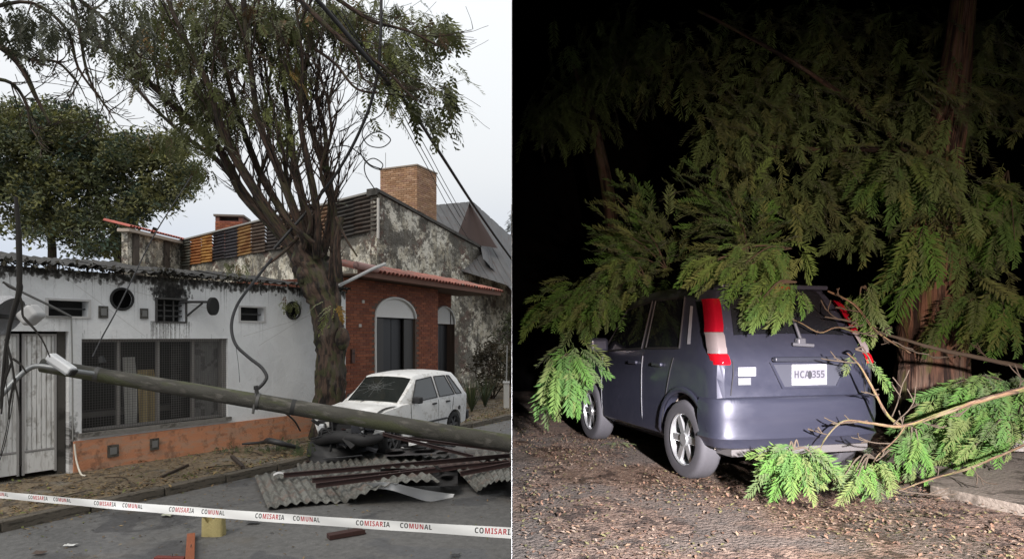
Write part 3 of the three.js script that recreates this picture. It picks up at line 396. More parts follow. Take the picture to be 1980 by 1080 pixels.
{
  const Rf = frame(P(246, 470, 30).setY(0), P(420, 470, 37.5).setY(0)), o = thing('old_outbuilding', 'weathered grey outbuilding with a red tiled roof edge under the dark tree', 'building', Rf.A, Rf.th);
  const t0 = Rf.loc(260, 452)[1], L = Rf.len; part(o, 'wall', prism([[0, 0], [L, 0], [L, t0], [0, t0]], 0.3, [[[1.2, t0 - 1.7], [1.55, t0 - 1.7], [1.55, t0 - 0.25], [1.2, t0 - 0.25]]]), M(1, 1, 1, { map: clone(gableT, 0.3, 0.3, 0.3, 0), bumpMap: bump(1), bumpScale: 0.02 }));
  for (const x of [0.3, 2.6, 5.2, 8.5]) part(o, 'pilaster', box(x, x + 0.35, 0, t0, 0.003, 0.12), M(0.33, 0.28, 0.25, { map: clone(concT, 0.5, 0.5) }));
  part(o, 'cornice', box(-0.3, L, t0 + 0.002, t0 + 0.14, -0.3, 0.3), M(0.42, 0.36, 0.3));
  const tg = new THREE.CylinderGeometry(0.1, 0.115, 0.5, 7, 1, true, 0, Math.PI); tg.rotateZ(Math.PI / 2); tg.rotateY(Math.PI / 2); const mats = [], cc = [], qt = new THREE.Quaternion().setFromEuler(new THREE.Euler(0.25, 0, 0));
  for (let r = 0; r < 3; r++) for (let x = -0.3; x < L; x += 0.21) { mats.push(xf(V(x, t0 + 0.24 + r * 0.1, 0.15 - r * 0.41), qt, 1)); const k = rr(0.8, 1.2); cc.push(C(0.36 * k, 0.10 * k, 0.075 * k)); } inst(o, 'roof_tiles', tg, M(1, 1, 1, { roughness: 0.8 }), mats, cc);
  part(o, 'roof_deck', surf(1, 1, (u, v) => V(-0.3 + u * (L + 0.3), t0 + 0.16 + v * 0.3, 0.3 - v * 1.2)), M(0.3, 0.09, 0.065));
}
const LEAFG = [leafM(0.05, 0.075, 0.02), leafM(0.07, 0.08, 0.03), leafM(0.035, 0.055, 0.02)];
// ---------------------------------------------------------------- cars: a lofted body with cut wheel arches, panes and fittings laid on its surface
// st: stations [x, bottom, top, belt, halfSill, halfBelt, halfRoof, crown]; x grows towards the front
function carBody(st, axles, wr, track) {
  const ring = s => { const [, yb, yt, ybelt, ws, wb, wr2, cr] = s, yl = Math.min(ybelt, yt - 0.02); const h = [[yb, ws * 0.86], [yb + 0.05, ws * 0.985], [yb + (yl - yb) * 0.45, ws], [yb + (yl - yb) * 0.8, (ws + wb) / 2 + 0.006], [yl, wb], [yl + (yt - yl) * 0.85, wr2 + (wb - wr2) * 0.10], [yt - (yt - yl) * 0.03, wr2 - 0.035], [yt + cr * 0.55, wr2 * 0.62], [yt + cr, 0]]; const o = []; for (const p of h) o.push([p[0], p[1]]); for (let i = h.length - 2; i >= 0; i--) o.push([h[i][0], -h[i][1]]); return o; };
  const N = 17, pos = [], idx = [], rows = st.map(ring);
  rows.forEach((r, i) => r.forEach(p => pos.push(st[i][0], p[0], p[1])));
  for (let i = 0; i < rows.length - 1; i++) for (let j = 0; j < N; j++) { const a = i * N + j, b = i * N + (j + 1) % N, c = a + N, d = b + N; idx.push(a, c, b, b, c, d); }
  const cap = (i, flip) => { const c = pos.length / 3; let y = 0; rows[i].forEach(p => y += p[0] / N); pos.push(st[i][0], y, 0); for (let j = 0; j < N; j++) { const a = i * N + j, b = i * N + (j + 1) % N; flip ? idx.push(c, b, a) : idx.push(c, a, b); } };
  cap(0, false); cap(rows.length - 1, true);
  let g = new THREE.BufferGeometry(); g.setAttribute('position', new THREE.Float32BufferAttribute(pos, 3)); g.setIndex(idx); g = g.toNonIndexed(); g.computeVertexNormals();
  const ev = new Evaluator(); ev.attributes = ['position', 'normal']; ev.useGroups = false; let br = new Brush(g); br.updateMatrixWorld();
  for (const x of axles) for (const s of [-1, 1]) { const c = new THREE.CylinderGeometry(wr * 1.16, wr * 1.16, 0.34, 28); c.rotateX(Math.PI / 2); c.translate(x, wr * 1.02, s * (track + 0.06)); const k = new Brush(c.toNonIndexed()); k.updateMatrixWorld(); br = ev.evaluate(br, k, SUBTRACTION); br.updateMatrixWorld(); }
  let out = br.geometry; out.deleteAttribute('uv'); out = out.index ? out.toNonIndexed() : out; out.deleteAttribute('normal'); out = toCreasedNormals(out, 0.6);
  const at = x => { let i = 0; while (i < st.length - 2 && st[i + 1][0] < x) i++; const t = clamp((x - st[i][0]) / (st[i + 1][0] - st[i][0])); return st[i].map((v, k) => v + (st[i + 1][k] - v) * t); };
  // a point on the side glass: x along, k from belt (0) to roof (1), off outwards
  const side = (x, k, sg, off = 0.004) => { const s = at(x), yl = Math.min(s[3], s[2] - 0.02), a = [yl, s[5]], b = [yl + (s[2] - yl) * 0.85, s[6] + (s[5] - s[6]) * 0.10]; return V(x, a[0] + (b[0] - a[0]) * k, sg * (a[1] + (b[1] - a[1]) * k + off)); };
  const door = (x, y, sg, off = 0.004) => { const s = at(x), r = ring(s); let i = 0; while (i < 4 && r[i + 1][0] < y) i++; const t = clamp((y - r[i][0]) / (r[i + 1][0] - r[i][0])); return V(x, y, sg * (r[i][1] + (r[i + 1][1] - r[i][1]) * t + off)); };
  const top = (x, f, off = 0.004) => { const s = at(x), r = ring(s), z = Math.abs(f) * s[6]; const pts = [r[8], r[7], r[6]]; let y; if (z <= pts[1][1]) y = pts[0][0] + (pts[1][0] - pts[0][0]) * z / pts[1][1]; else y = pts[1][0] + (pts[2][0] - pts[1][0]) * clamp((z - pts[1][1]) / (pts[2][1] - pts[1][1])); return V(x, y + off, Math.sign(f) * Math.min(z, pts[2][1])); };
  return { geo: out, side, door, top, at };
}
function quadPatch(a, b, c, d, n = 6, m = 6) { return surf(n, m, (u, v) => a.clone().lerp(b, u).lerp(d.clone().lerp(c, u), v)); }
function slab(g0, t, nrm) { // give a patch a thickness
  const a = g0.clone(), b = g0.clone(); b.translate(-nrm.x * t, -nrm.y * t, -nrm.z * t); return merge([a, b]); }
function wheel(parent, x, y, z, r, sg, M_t, M_r, spokes) {
  const w = new THREE.Group(); w.name = 'wheel'; w.position.set(x, y, z); w.rotation.y = sg > 0 ? 0 : Math.PI; parent.add(w);
  const prof = [[r * 0.66, -0.085], [r * 0.9, -0.092], [r * 0.98, -0.07], [r, -0.045], [r, 0.045], [r * 0.98, 0.07], [r * 0.9, 0.092], [r * 0.66, 0.085]].map(p => new THREE.Vector2(p[0], p[1])); const t = new THREE.LatheGeometry(prof, 36); t.rotateX(Math.PI / 2); part(w, 'tyre', t, M_t);
  const rim = [], rp = [[r * 0.67, 0.075], [r * 0.63, 0.07], [r * 0.60, 0.02], [r * 0.58, -0.06]].map(p => new THREE.Vector2(p[0], p[1])); const l = new THREE.LatheGeometry(rp, 32); l.rotateX(Math.PI / 2); rim.push(l);
  const hub = new THREE.CylinderGeometry(r * 0.16, r * 0.2, 0.05, 18); hub.rotateX(Math.PI / 2); hub.translate(0, 0, 0.05); rim.push(hub);
  for (let i = 0; i < spokes; i++) { const s = rbox(r * 0.5, r * 0.2, 0.03, 0.008); s.translate(r * 0.38, 0, 0.048); s.rotateZ(i / spokes * 2 * Math.PI); rim.push(s); }
  part(w, 'rim', rim, M_r); const bk = new THREE.CylinderGeometry(r * 0.62, r * 0.62, 0.02, 24); bk.rotateX(Math.PI / 2); bk.translate(0, 0, -0.01); part(w, 'brake_plate', bk, M(0.02, 0.02, 0.02)); return w;
}
const M_tyre = M(0.022, 0.022, 0.023, { roughness: 0.9 }), M_trim = M(0.018, 0.018, 0.02, { roughness: 0.65 });
// ---- crashed white hatchback on the pavement
{
  const dep = 14.55, rearNear = P(905, 0, dep).setY(PAVE), hd = V(-0.407, 0, 0.914);                    // facing the camera, nose towards the tree
  const L = 3.62, halfW = 0.72, side = V(-hd.z, 0, hd.x).multiplyScalar(-1);                               // side: towards the road
  const toWall = V(-0.914, 0, -0.407);
  const org = rearNear.clone().addScaledVector(toWall, halfW);                                              // middle of the rear end, at the ground
  const car = thing('crashed_car', 'white five door hatchback with its front end smashed under the fallen pole', 'car', org, Math.atan2(-hd.z, hd.x));
  const st = [[0, .34, .80, .78, .64, .66, .60, .01], [.04, .28, .93, .88, .69, .70, .62, .01], [.10, .24, 1.05, .90, .715, .71, .60, .01], [.30, .22, 1.30, .905, .72, .715, .575, .015], [.46, .22, 1.395, .905, .72, .715, .57, .02], [.8, .20, 1.43, .90, .72, .715, .57, .025], [1.4, .20, 1.435, .895, .72, .715, .575, .025], [1.85, .20, 1.415, .885, .72, .712, .575, .025], [2.02, .20, 1.385, .88, .72, .71, .575, .025], [2.32, .20, 1.13, .875, .72, .705, .60, .02], [2.62, .20, .895, .87, .715, .70, .62, .012], [2.68, .21, .87, .85, .715, .69, .62, .012], [3.1, .24, .80, .78, .70, .68, .62, .012], [3.36, .3, .74, .72, .66, .65, .58, .01]];
  const b = carBody(st, [0.62, 2.92], 0.275, 0.62);
  const whiteT = dtex(512, 512, (u, v) => { const n = fbm(u, v, 6, 5, 151, 0.6), d = fbm(u, v, 18, 5, 153, 0.65); const k = 0.70 + 0.10 * n; return mixc([k, k, k * 0.985], [0.36, 0.33, 0.28], sstep(0.54, 0.7, d) * 0.5); });
  const M_w = M(1, 1, 1, { map: clone(whiteT, 0.8, 0.8), roughness: 0.42, clearcoat: 0.35, clearcoatRoughness: 0.3 });
  // dents: push the surface in a little
  { const p = b.geo.attributes.position; for (let i = 0; i < p.count; i++) { const x = p.getX(i), y = p.getY(i), z = p.getZ(i); const n = vnoise(x * 4 + 9, y * 5, 999, 3) - 0.5; if (Math.abs(z) > 0.5 && y < 0.85) p.setZ(i, z * (1 + 0.035 * n)); if (x > 2.7) { const k = (x - 2.7) / 0.66; p.setY(i, y + k * 0.12 * (vnoise(x * 5, z * 6 + 40, 999, 4) - 0.35)); p.setX(i, x - k * 0.12 * vnoise(z * 4 + 20, y * 6, 999, 6)); } } const uv = new Float32Array(p.count * 2); for (let i = 0; i < p.count; i++) { uv[2 * i] = p.getX(i) + p.getZ(i) * 0.3; uv[2 * i + 1] = p.getY(i) + p.getZ(i) * 0.5; } b.geo.setAttribute('uv', new THREE.BufferAttribute(uv, 2)); b.geo.deleteAttribute('normal'); b.geo = toCreasedNormals(b.geo, 0.5); }
  part(car, 'body', b.geo, M_w);
  const glass = M(0.03, 0.034, 0.034, { roughness: 0.05, specularIntensity: 1, ior: 1.7 });
  for (const sg of [-1, 1]) {
    const win = (xa, xb, xc, xd, k0 = 0.06, k1 = 0.97) => quadPatch(b.side(xa, k0, sg, 0.006), b.side(xb, k0, sg, 0.006), b.side(xc, k1, sg, 0.006), b.side(xd, k1, sg, 0.006));
    for (const [n, a] of [['rear_quarter_window', [0.30, 0.55, 0.78, 0.66]], ['rear_door_window', [0.62, 1.25, 1.31, 0.86]], ['front_door_window', [1.34, 2.28, 1.97, 1.40]]]) { const w = part(car, n, win(...a), glass); const e = 0.018, tri = (k, q0, q1) => tube([q0, q1], 0.009, 4, 1); const q = [b.side(a[0], 0.06, sg, 0.008), b.side(a[1], 0.06, sg, 0.008), b.side(a[2], 0.97, sg, 0.008), b.side(a[3], 0.97, sg, 0.008)]; part(w, 'seal', [0, 1, 2, 3].map(i => tube([q[i], q[(i + 1) % 4]], 0.011, 4, 2)), M_trim); }
    for (const x of [0.75, 1.30, 2.32]) part(car, 'door_seam', tube([0.26, 0.4, 0.6, 0.8, 0.87].map(y => b.door(x + (x < 1 ? (0.5 - y) * 0.25 : 0), y, sg, 0.000)), 0.005, 4, 2), M_trim);
    for (const x of [0.92, 1.47]) { const p = b.door(x, 0.80, sg, 0.012), h = rbox(0.16, 0.035, 0.03, 0.012); h.translate(p.x, p.y, p.z); part(car, 'door_handle', h, M_trim); }
    const mp = b.side(2.2, 0.1, sg, 0.09), mi = rbox(0.12, 0.13, 0.19, 0.03); mi.rotateY(sg * 0.2); mi.translate(mp.x, mp.y + 0.03, mp.z); part(car, 'door_mirror', mi, M_trim);
    { const p = b.door(0.42, 0.62, sg, 0.006); const f = new THREE.CylinderGeometry(0.045, 0.045, 0.012, 16); f.rotateX(Math.PI / 2); f.translate(p.x, p.y, p.z); part(car, 'fuel_flap', f, M(0.05, 0.05, 0.05)); }
    part(car, 'sill_strip', tube([0.95, 1.6, 2.5].map(x => b.door(x, 0.45, sg, 0.006)), 0.02, 6, 4), M_trim);
    wheel(car, 0.62, 0.275, sg * 0.63, 0.275, sg, M_tyre, M(0.07, 0.07, 0.072, { roughness: 0.6 }), 6); wheel(car, 2.92, 0.275, sg * 0.63, 0.275, sg, M_tyre, M(0.07, 0.07, 0.072, { roughness: 0.6 }), 6);
    const tl = rbox(0.05, 0.3, 0.1, 0.02); tl.translate(0.02, 0.66, sg * 0.6); part(car, 'tail_lamp', tl, M(0.3, 0.01, 0.01, { roughness: 0.2 }));
  }
  part(car, 'windscreen', surf(16, 10, (u, v) => b.top(2.60 - v * 0.53, (u * 2 - 1) * 0.93, 0.007)), M(0.02, 0.023, 0.022, { roughness: 0.04, ior: 1.7 }));
  { const cr = [], cc = M(0.22, 0.23, 0.23, { roughness: 0.5 }); for (let i = 0; i < 13; i++) { const a = i * 0.483 + rr(-0.2, 0.2), pt = []; for (let k = 0; k < 4; k++) { const r = k * rr(0.07, 0.13); pt.push(b.top(clamp(2.3 + Math.sin(a) * r * 0.6 + rr(-0.01, 0.01), 2.1, 2.58), clamp(0.2 + Math.cos(a) * r * 2.2, -0.9, 0.9), 0.0085)); } cr.push(tube(pt, 0.0016, 3, 1)); } for (const q of [0.08, 0.15]) { const pt = []; for (let k = 0; k <= 10; k++) { const a = k * 0.628; pt.push(b.top(clamp(2.3 + Math.sin(a) * q * rr(0.4, 0.7), 2.1, 2.58), 0.2 + Math.cos(a) * q * 2, 0.0085)); } cr.push(tube(pt, 0.002, 3, 1)); } part(car, 'glass_crack', cr, cc); }
  part(car, 'rear_window', surf(12, 8, (u, v) => b.top(0.13 + v * 0.28, (u * 2 - 1) * 0.9, 0.007)), glass);
  part(car, 'wiper', tube([V(2.63, 0.9, 0.25), V(2.5, 0.99, 0.0), V(2.45, 1.03, -0.25)], 0.008, 5), M_trim);
  const rb = rbox(0.16, 0.22, 1.4, 0.05); rb.translate(-0.03, 0.42, 0); part(car, 'rear_bumper', rb, M_trim);
  // torn front: lifted bonnet edge, broken nose, bumper, lamps and loose parts of the engine bay
  const bonnet = surf(20, 14, (u, v) => { const z = (u * 2 - 1) * 0.66, x = 2.72 + v * 0.78; return [V(x, 0.885 - v * 0.14 + 0.05 * Math.sin(v * 5 + u * 4) * v + 0.09 * v * vnoise(u * 4, v * 3, 99, 5) + (u < 0.3 ? 0 : 0.03 * v), z * (1 - 0.06 * v)), u, v]; }); part(car, 'bonnet', bonnet, M_w, 'buckled white bonnet');
  const dk = [M(0.012, 0.012, 0.013, { roughness: 0.7 }), M(0.03, 0.03, 0.032, { roughness: 0.6 }), M(0.05, 0.052, 0.06, { roughness: 0.45, metalness: 0.5 })];
  part(car, 'engine_block', [box(3.1, 3.42, 0.3, 0.66, -0.4, 0.35), box(3.2, 3.5, 0.35, 0.58, -0.25, 0.1)], dk[0]);
  const bmp = tube([V(3.30, 0.36, -0.74), V(3.55, 0.34, -0.55), V(3.62, 0.38, -0.1), V(3.58, 0.30, 0.35), V(3.40, 0.2, 0.72)], [0.07, 0.1, 0.11, 0.1, 0.07], 8, 6, 0.3); part(car, 'front_bumper', bmp, dk[0]);
  part(car, 'radiator_frame', [tube([V(3.45, 0.62, -0.62), V(3.5, 0.66, 0.0), V(3.42, 0.6, 0.6)], 0.025, 6), tube([V(3.5, 0.35, -0.3), V(3.5, 0.66, -0.28)], 0.02, 6), tube([V(3.48, 0.3, 0.2), V(3.5, 0.64, 0.22)], 0.02, 6)], dk[1]);
  for (let i = 0; i < 22; i++) { const g = rbox(rr(0.05, 0.22), rr(0.03, 0.14), rr(0.06, 0.3), 0.01); g.rotateX(rr(-0.7, 0.7)); g.rotateY(rr(-1, 1)); g.rotateZ(rr(-0.7, 0.7)); g.translate(rr(3.2, 3.62), rr(0.18, 0.62), rr(-0.68, 0.68)); part(car, 'broken_piece', g, dk[i % 3]); }
  for (let i = 0; i < 7; i++) part(car, 'hose', tube([V(3.3, rr(0.4, 0.6), rr(-0.6, 0.6)), V(3.6, rr(0.3, 0.5), rr(-0.6, 0.6)), V(3.65, rr(0.1, 0.4), rr(-0.6, 0.6))], 0.014, 5), dk[0]);
  for (const [x, y, z, s] of [[3.52, 0.5, 0.45, 1], [3.5, 0.5, -0.42, 1]]) { const g = rbox(0.06, 0.14, 0.12, 0.02); g.rotateY(rr(-0.4, 0.4)); g.translate(x, y, z); part(car, 'headlamp', g, M(0.5, 0.52, 0.54, { roughness: 0.2 })); }
  const fl = surf(8, 6, (u, v) => V(3.05 + 0.42 * u, 0.52 + 0.2 * v - 0.1 * u, -0.70 - 0.05 * Math.sin(u * 5 + v * 3))); part(car, 'torn_wing', fl, M_w); part(car, 'torn_wing', surf(8, 6, (u, v) => V(2.95 + 0.4 * u, 0.42 + 0.3 * v - 0.1 * u, 0.705 + 0.05 * Math.sin(u * 5 + v * 3))), M_w);
}
// ---------------------------------------------------------------- the street tree beside the car
const barkT = dtex(512, 1024, (u, v) => { const n = fbm(u * 1, v * 0.35, 18, 6, 161, 0.62), m = fbm(u, v, 7, 5, 163, 0.6); let c = mixc([0.012, 0.009, 0.008], [0.085, 0.055, 0.04], sstep(0.34, 0.68, n)); c = mixc(c, [0.12, 0.105, 0.085], sstep(0.55, 0.68, m) * 0.4); return mixc(c, [0.055, 0.065, 0.022], sstep(0.56, 0.68, fbm(u, v, 10, 4, 167)) * 0.55); });
const barkB = dtex(512, 1024, (u, v) => fbm(u, v * 0.35, 18, 6, 161, 0.62), { srgb: false });
const M_bark = M(1, 1, 1, { map: clone(barkT, 0.6, 0.5), roughness: 0.95, bumpMap: clone(barkB, 0.6, 0.5), bumpScale: 0.05 });
const M_limb = M(0.75, 0.66, 0.62, { map: clone(barkT, 1.5, 0.6), roughness: 0.95, bumpMap: clone(barkB, 1.5, 0.6), bumpScale: 0.02 });
const TD = 13.75, pxm = TD / F;
function grow(out, anchors, p, dir, len, r, level) {      // a twig with side twigs
  const pts = [p.clone()], n = 4; let q = p.clone(), d = dir.clone().normalize();
  for (let i = 0; i < n; i++) { d.add(V(gauss() * 0.16, gauss() * 0.13 + 0.04, gauss() * 0.16)).normalize(); q = q.clone().addScaledVector(d, len / n); pts.push(q); if (level > 0 && i > 0) for (let k = 0; k < (rnd() < 0.6 ? 1 : 2); k++) grow(out, anchors, q, d.clone().add(V(gauss() * 0.6, gauss() * 0.45 + 0.15, gauss() * 0.6)), len * rr(0.35, 0.6), r * 0.55, level - 1); }
  out.push(tube(pts, pts.map((_, i) => Math.max(0.004, r * (1 - 0.8 * i / n))), level > 0 ? 6 : 4, 2)); anchors.push({ p: q, d });
}
const tree = thing('street_tree', 'dark multi stemmed street tree rising beside the crashed car', 'tree', P(637, 860, TD).setY(PAVE));
const tL = (px, py, dz = 0) => P(px, py, TD + dz).sub(tree.position);
const anchors = [];
{
  const tp = [[638, 866, 38], [636, 800, 30], [638, 740, 28], [641, 690, 28], [637, 650, 28], [632, 610, 29], [624, 575, 30], [612, 540, 33], [600, 510, 35], [592, 480, 30], [586, 455, 18]];
  const trunkG = tube(tp.map(p => tL(p[0], p[1])), tp.map(p => p[2] * pxm), 20, 5, 0.35); part(tree, 'trunk', trunkG, M_bark);
  for (const [a, b, r] of [[[655, 700], [662, 655], 14], [[600, 560], [585, 530], 12]]) { const g = new THREE.IcosahedronGeometry(r * pxm, 2); const p = tL(b[0], b[1], -0.25); g.scale(1, 1.6, 0.8); g.translate(p.x, p.y, p.z); part(tree, 'burl', g, M_bark); }
  const limbs = [
    [[[600, 540, 0], [545, 455, .1], [470, 375, .2], [425, 290, .3], [350, 215, .5], [250, 130, .7], [140, 40, .9]], 26, 5],
    [[[598, 520, -.1], [530, 425, -.2], [478, 345, -.3], [432, 262, -.5], [405, 170, -.7], [360, 80, -.9], [310, -30, -1]], 22, 5],
    [[[600, 510, .1], [552, 420, .3], [505, 340, .5], [470, 250, .7], [440, 150, .9], [425, 60, 1], [405, -40, 1]], 18, 5],
    [[[604, 500, -.2], [570, 410, -.4], [535, 320, -.5], [500, 235, -.6], [485, 130, -.7], [470, 10, -.8], [465, -60, -.8]], 18, 5],
    [[[606, 500, 0], [590, 410, .1], [568, 310, .2], [555, 210, .3], [540, 100, .3], [520, -40, .3]], 18, 5],
    [[[612, 500, -.3], [612, 410, -.5], [596, 320, -.6], [580, 230, -.7], [585, 130, -.8], [566, -30, -.8]], 17, 4],
    [[[618, 510, .1], [640, 420, .2], [634, 340, .2], [606, 265, .3], [590, 180, .3], [598, 60, .4], [600, -30, .4]], 17, 4],
    [[[640, 560, -.1], [646, 470, -.2], [644, 400, -.2], [632, 330, -.2], [628, 250, -.2], [612, 190, -.2], [618, 110, -.2]], 16, 4],
    [[[560, 470, .2], [470, 370, .5], [420, 310, .8], [360, 265, 1.2], [280, 190, 1.6], [200, 90, 2]], 14, 4],
    [[[590, 480, .3], [560, 380, .6], [545, 280, .9], [520, 180, 1.1], [505, 60, 1.2]], 12, 3],
    [[[640, 390, -.2], [620, 330, -.4], [640, 260, -.5], [636, 200, -.5], [645, 150, -.5]], 8, 3],
    [[[470, 330, .2], [430, 240, .4], [380, 170, .6], [330, 60, .7], [300, -20, .8]], 10, 3],
    [[[425, 285, .3], [360, 235, .2], [300, 170, .1], [230, 110, 0], [160, 80, -.1]], 9, 3],
    [[[520, 430, .4], [500, 360, .5], [520, 280, .6], [515, 200, .6], [530, 110, .6]], 9, 3],
    [[[540, -40, -1], [600, 20, -1.1], [655, 72, -1.2], [700, 100, -1.3], [740, 128, -1.4], [775, 165, -1.5], [800, 190, -1.5]], 10, 3],
    [[[610, 95, -.6], [650, 125, -.8], [690, 172, -1], [735, 180, -1.1], [790, 185, -1.2]], 6, 2],
    [[[655, 72, -1.2], [690, 110, -1.3], [700, 150, -1.3], [730, 165, -1.3]], 5, 2],
    [[[560, -60, -.8], [640, -10, -1], [720, 40, -1.1], [790, 60, -1.2], [850, 90, -1.2]], 9, 3],
    [[[590, 480, -.4], [600, 420, -.6], [570, 350, -.7], [580, 290, -.7]], 10, 5], [[[655, 545, -.3], [652, 470, -.4], [660, 420, -.4]], 16, 9], [[[606, 470, -.6], [560, 430, -.8], [540, 400, -.8]], 10, 6],
    [[[650, 420, -.4], [668, 460, -.6], [690, 495, -.8]], 6, 3], [[[575, 460, -.3], [545, 490, -.7], [505, 520, -.9]], 7, 3],
  ];
  for (const [pts, r0, r1] of limbs) {
    const w = pts.map(p => tL(p[0], p[1], p[2])), n = w.length; part(tree, 'limb', tube(w, w.map((_, i) => (r0 + (r1 - r0) * i / (n - 1)) * pxm * 0.52), 9, 5, 0.25), M_limb);
    const tw = []; if (n > 3) for (let i = 1; i < n; i++) for (let k = 0; k < (pts[n - 1][0] > 700 ? 2 : 4); k++) { const t = rnd(), p = w[i - 1].clone().lerp(w[i], t), d = w[i].clone().sub(w[i - 1]).normalize(); grow(tw, anchors, p, d.add(V(gauss() * 0.55, gauss() * 0.3 + 0.15, gauss() * 0.55)), rr(0.6, 1.5) * (i > 1 ? 1 : 0.6), rr(0.014, 0.03) * (pts[n - 1][0] > 700 ? 0.5 : 1), i > 2 && pts[n - 1][0] < 700 ? 2 : 1); }
    if (tw.length) part(tree, 'twigs', tw, M_limb);
  }
  // feathery leaves: in clumps where the crown still has them
  const clumps = [[400, 175, 60, 50, 90], [440, 60, 70, 50, 110], [330, 110, 60, 50, 80], [480, 15, 60, 25, 70], [380, 10, 60, 30, 60], [560, 118, 30, 28, 60, 1], [560, 40, 40, 30, 55], [620, 20, 50, 25, 60], [700, 15, 60, 25, 60], [735, 90, 40, 35, 60, 1], [750, 150, 40, 40, 60, 1], [790, 120, 40, 40, 45], [800, 50, 40, 35, 40], [850, 45, 16, 20, 20, 3], [850, 180, 22, 40, 26, 3], [800, 200, 30, 25, 20, 3], [780, 70, 40, 40, 30], [690, 60, 30, 30, 30, 1], [300, 30, 60, 40, 60], [240, 90, 50, 40, 46], [440, 215, 40, 35, 30], [350, 250, 35, 25, 26], [520, 200, 25, 30, 22, 1], [555, 250, 18, 25, 14, 1], [410, 260, 25, 20, 16], [655, 25, 30, 20, 30], [560, 585, 14, 14, 20, 2], [640, 590, 12, 18, 14, 1], [455, 515, 22, 16, 30, 2], [385, 320, 14, 12, 10]];
  const mats = [[], [], [], []], cols = [[], [], [], []];
  for (const [cx, cy, sx, sy, n, kind] of clumps) for (let i = 0; i < n * (kind === 2 ? 1 : 1.7); i++) { const p = tL(cx + gauss() * sx, cy + gauss() * sy, gauss() * (kind === 2 ? 0.2 : 0.8) - (kind === 2 ? 0.5 : 0)), d = V(gauss() * 0.7 + (cx > 700 ? 0.5 : 0), -0.25 - rnd() * 0.9, gauss() * 0.7), k = Math.floor(rnd() * 4); mats[k].push(new THREE.Matrix4().makeTranslation(p.x, p.y, p.z).multiply(basis(d, V(gauss() * 0.4, 1, gauss() * 0.4 + 0.3))).scale(V(1, 1, 1).multiplyScalar(kind === 2 ? rr(0.15, 0.26) : kind === 3 ? rr(0.45, 0.7) : rr(0.3, 0.55)))); const b = rr(0.6, 1.2) * (kind === 1 ? 1.9 : 1); cols[k].push(rnd() < 0.08 ? C(0.12 * b, 0.07 * b, 0.02) : C(0.085 * b, 0.095 * b, 0.026 * b)); }
  for (const a of anchors) if (a.p.y > 4.6 && rnd() < 0.06) { const k = Math.floor(rnd() * 4), b = rr(0.6, 1.2); mats[k].push(new THREE.Matrix4().makeTranslation(a.p.x, a.p.y, a.p.z).multiply(basis(a.d.clone().add(V(0, -0.8, 0)), V(0, 1, 0.3))).scale(V(1, 1, 1).multiplyScalar(rr(0.22, 0.4)))); cols[k].push(C(0.05 * b, 0.06 * b, 0.02 * b)); }
  const crownM = leafM(1, 1, 1, { transmission: 0.25 }); for (let k = 0; k < 4; k++) inst(tree, 'crown', DAYF[k], crownM, mats[k], cols[k]);
}
// branch of a nearer tree reaching in at the upper left
{
  const o = thing('overhanging_branch', 'dark bare branch reaching in over the white building roof', 'branch', P(-80, 60, 9)), L9 = (px, py, d = 9) => P(px, py, d).sub(o.position), tw = [], an = [];
  part(o, 'bough', tube([L9(-80, 60), L9(0, 90, 9.1), L9(40, 130, 9.2), L9(70, 190, 9.3), L9(95, 238, 9.3)], [0.06, 0.05, 0.04, 0.03, 0.015], 7, 5, 0.2), M_bark);
  for (const a of [[[-40, 20], [60, 5], [130, 60], [150, 130], [200, 200]], [[130, -30], [150, 40], [165, 130], [180, 170], [210, 215]], [[0, 90], [60, 115], [110, 120], [150, 160]], [[-30, 150], [20, 160], [45, 190], [60, 250]], [[100, -40], [180, 20], [230, 60], [270, 110]]]) { part(o, 'branchlet', tube(a.map((p, i) => L9(p[0], p[1], 9 + i * 0.1)), a.map((_, i) => 0.03 * (1 - 0.7 * i / a.length)), 6, 4, 0.2), M_bark); for (let i = 1; i < a.length; i++) for (let k = 0; k < 4; k++) grow(tw, an, L9(a[i][0], a[i][1], 9 + i * 0.1), V(rr(-0.3, 1), rr(-0.9, 0.4), gauss() * 0.5), rr(0.3, 0.8), 0.01, 1); }
  part(o, 'twigs', tw, M_bark);
  const mats = [[], []], cols = [[], []]; for (const a of [[20, 30, 45, 30, 50], [70, 25, 40, 25, 40], [120, 45, 40, 30, 36], [60, 70, 25, 20, 20], [220, 20, 50, 25, 40], [185, 60, 25, 25, 14], [250, 60, 30, 20, 16]]) for (let i = 0; i < a[4]; i++) { const p = L9(a[0] + gauss() * a[2], a[1] + gauss() * a[3], 9 + gauss() * 0.5), k = i % 2; mats[k].push(new THREE.Matrix4().makeTranslation(p.x, p.y, p.z).multiply(basis(V(gauss() * 0.6, -0.7, gauss() * 0.6), V(0, 1, 0.3))).scale(V(1, 1, 1).multiplyScalar(rr(0.2, 0.36)))); const b = rr(0.6, 1.1); cols[k].push(C(0.045 * b, 0.05 * b, 0.024 * b)); }
  for (let k = 0; k < 2; k++) inst(o, 'foliage', DAYF[k + 2], leafM(1, 1, 1, { transmission: 0.25 }), mats[k], cols[k]);
}
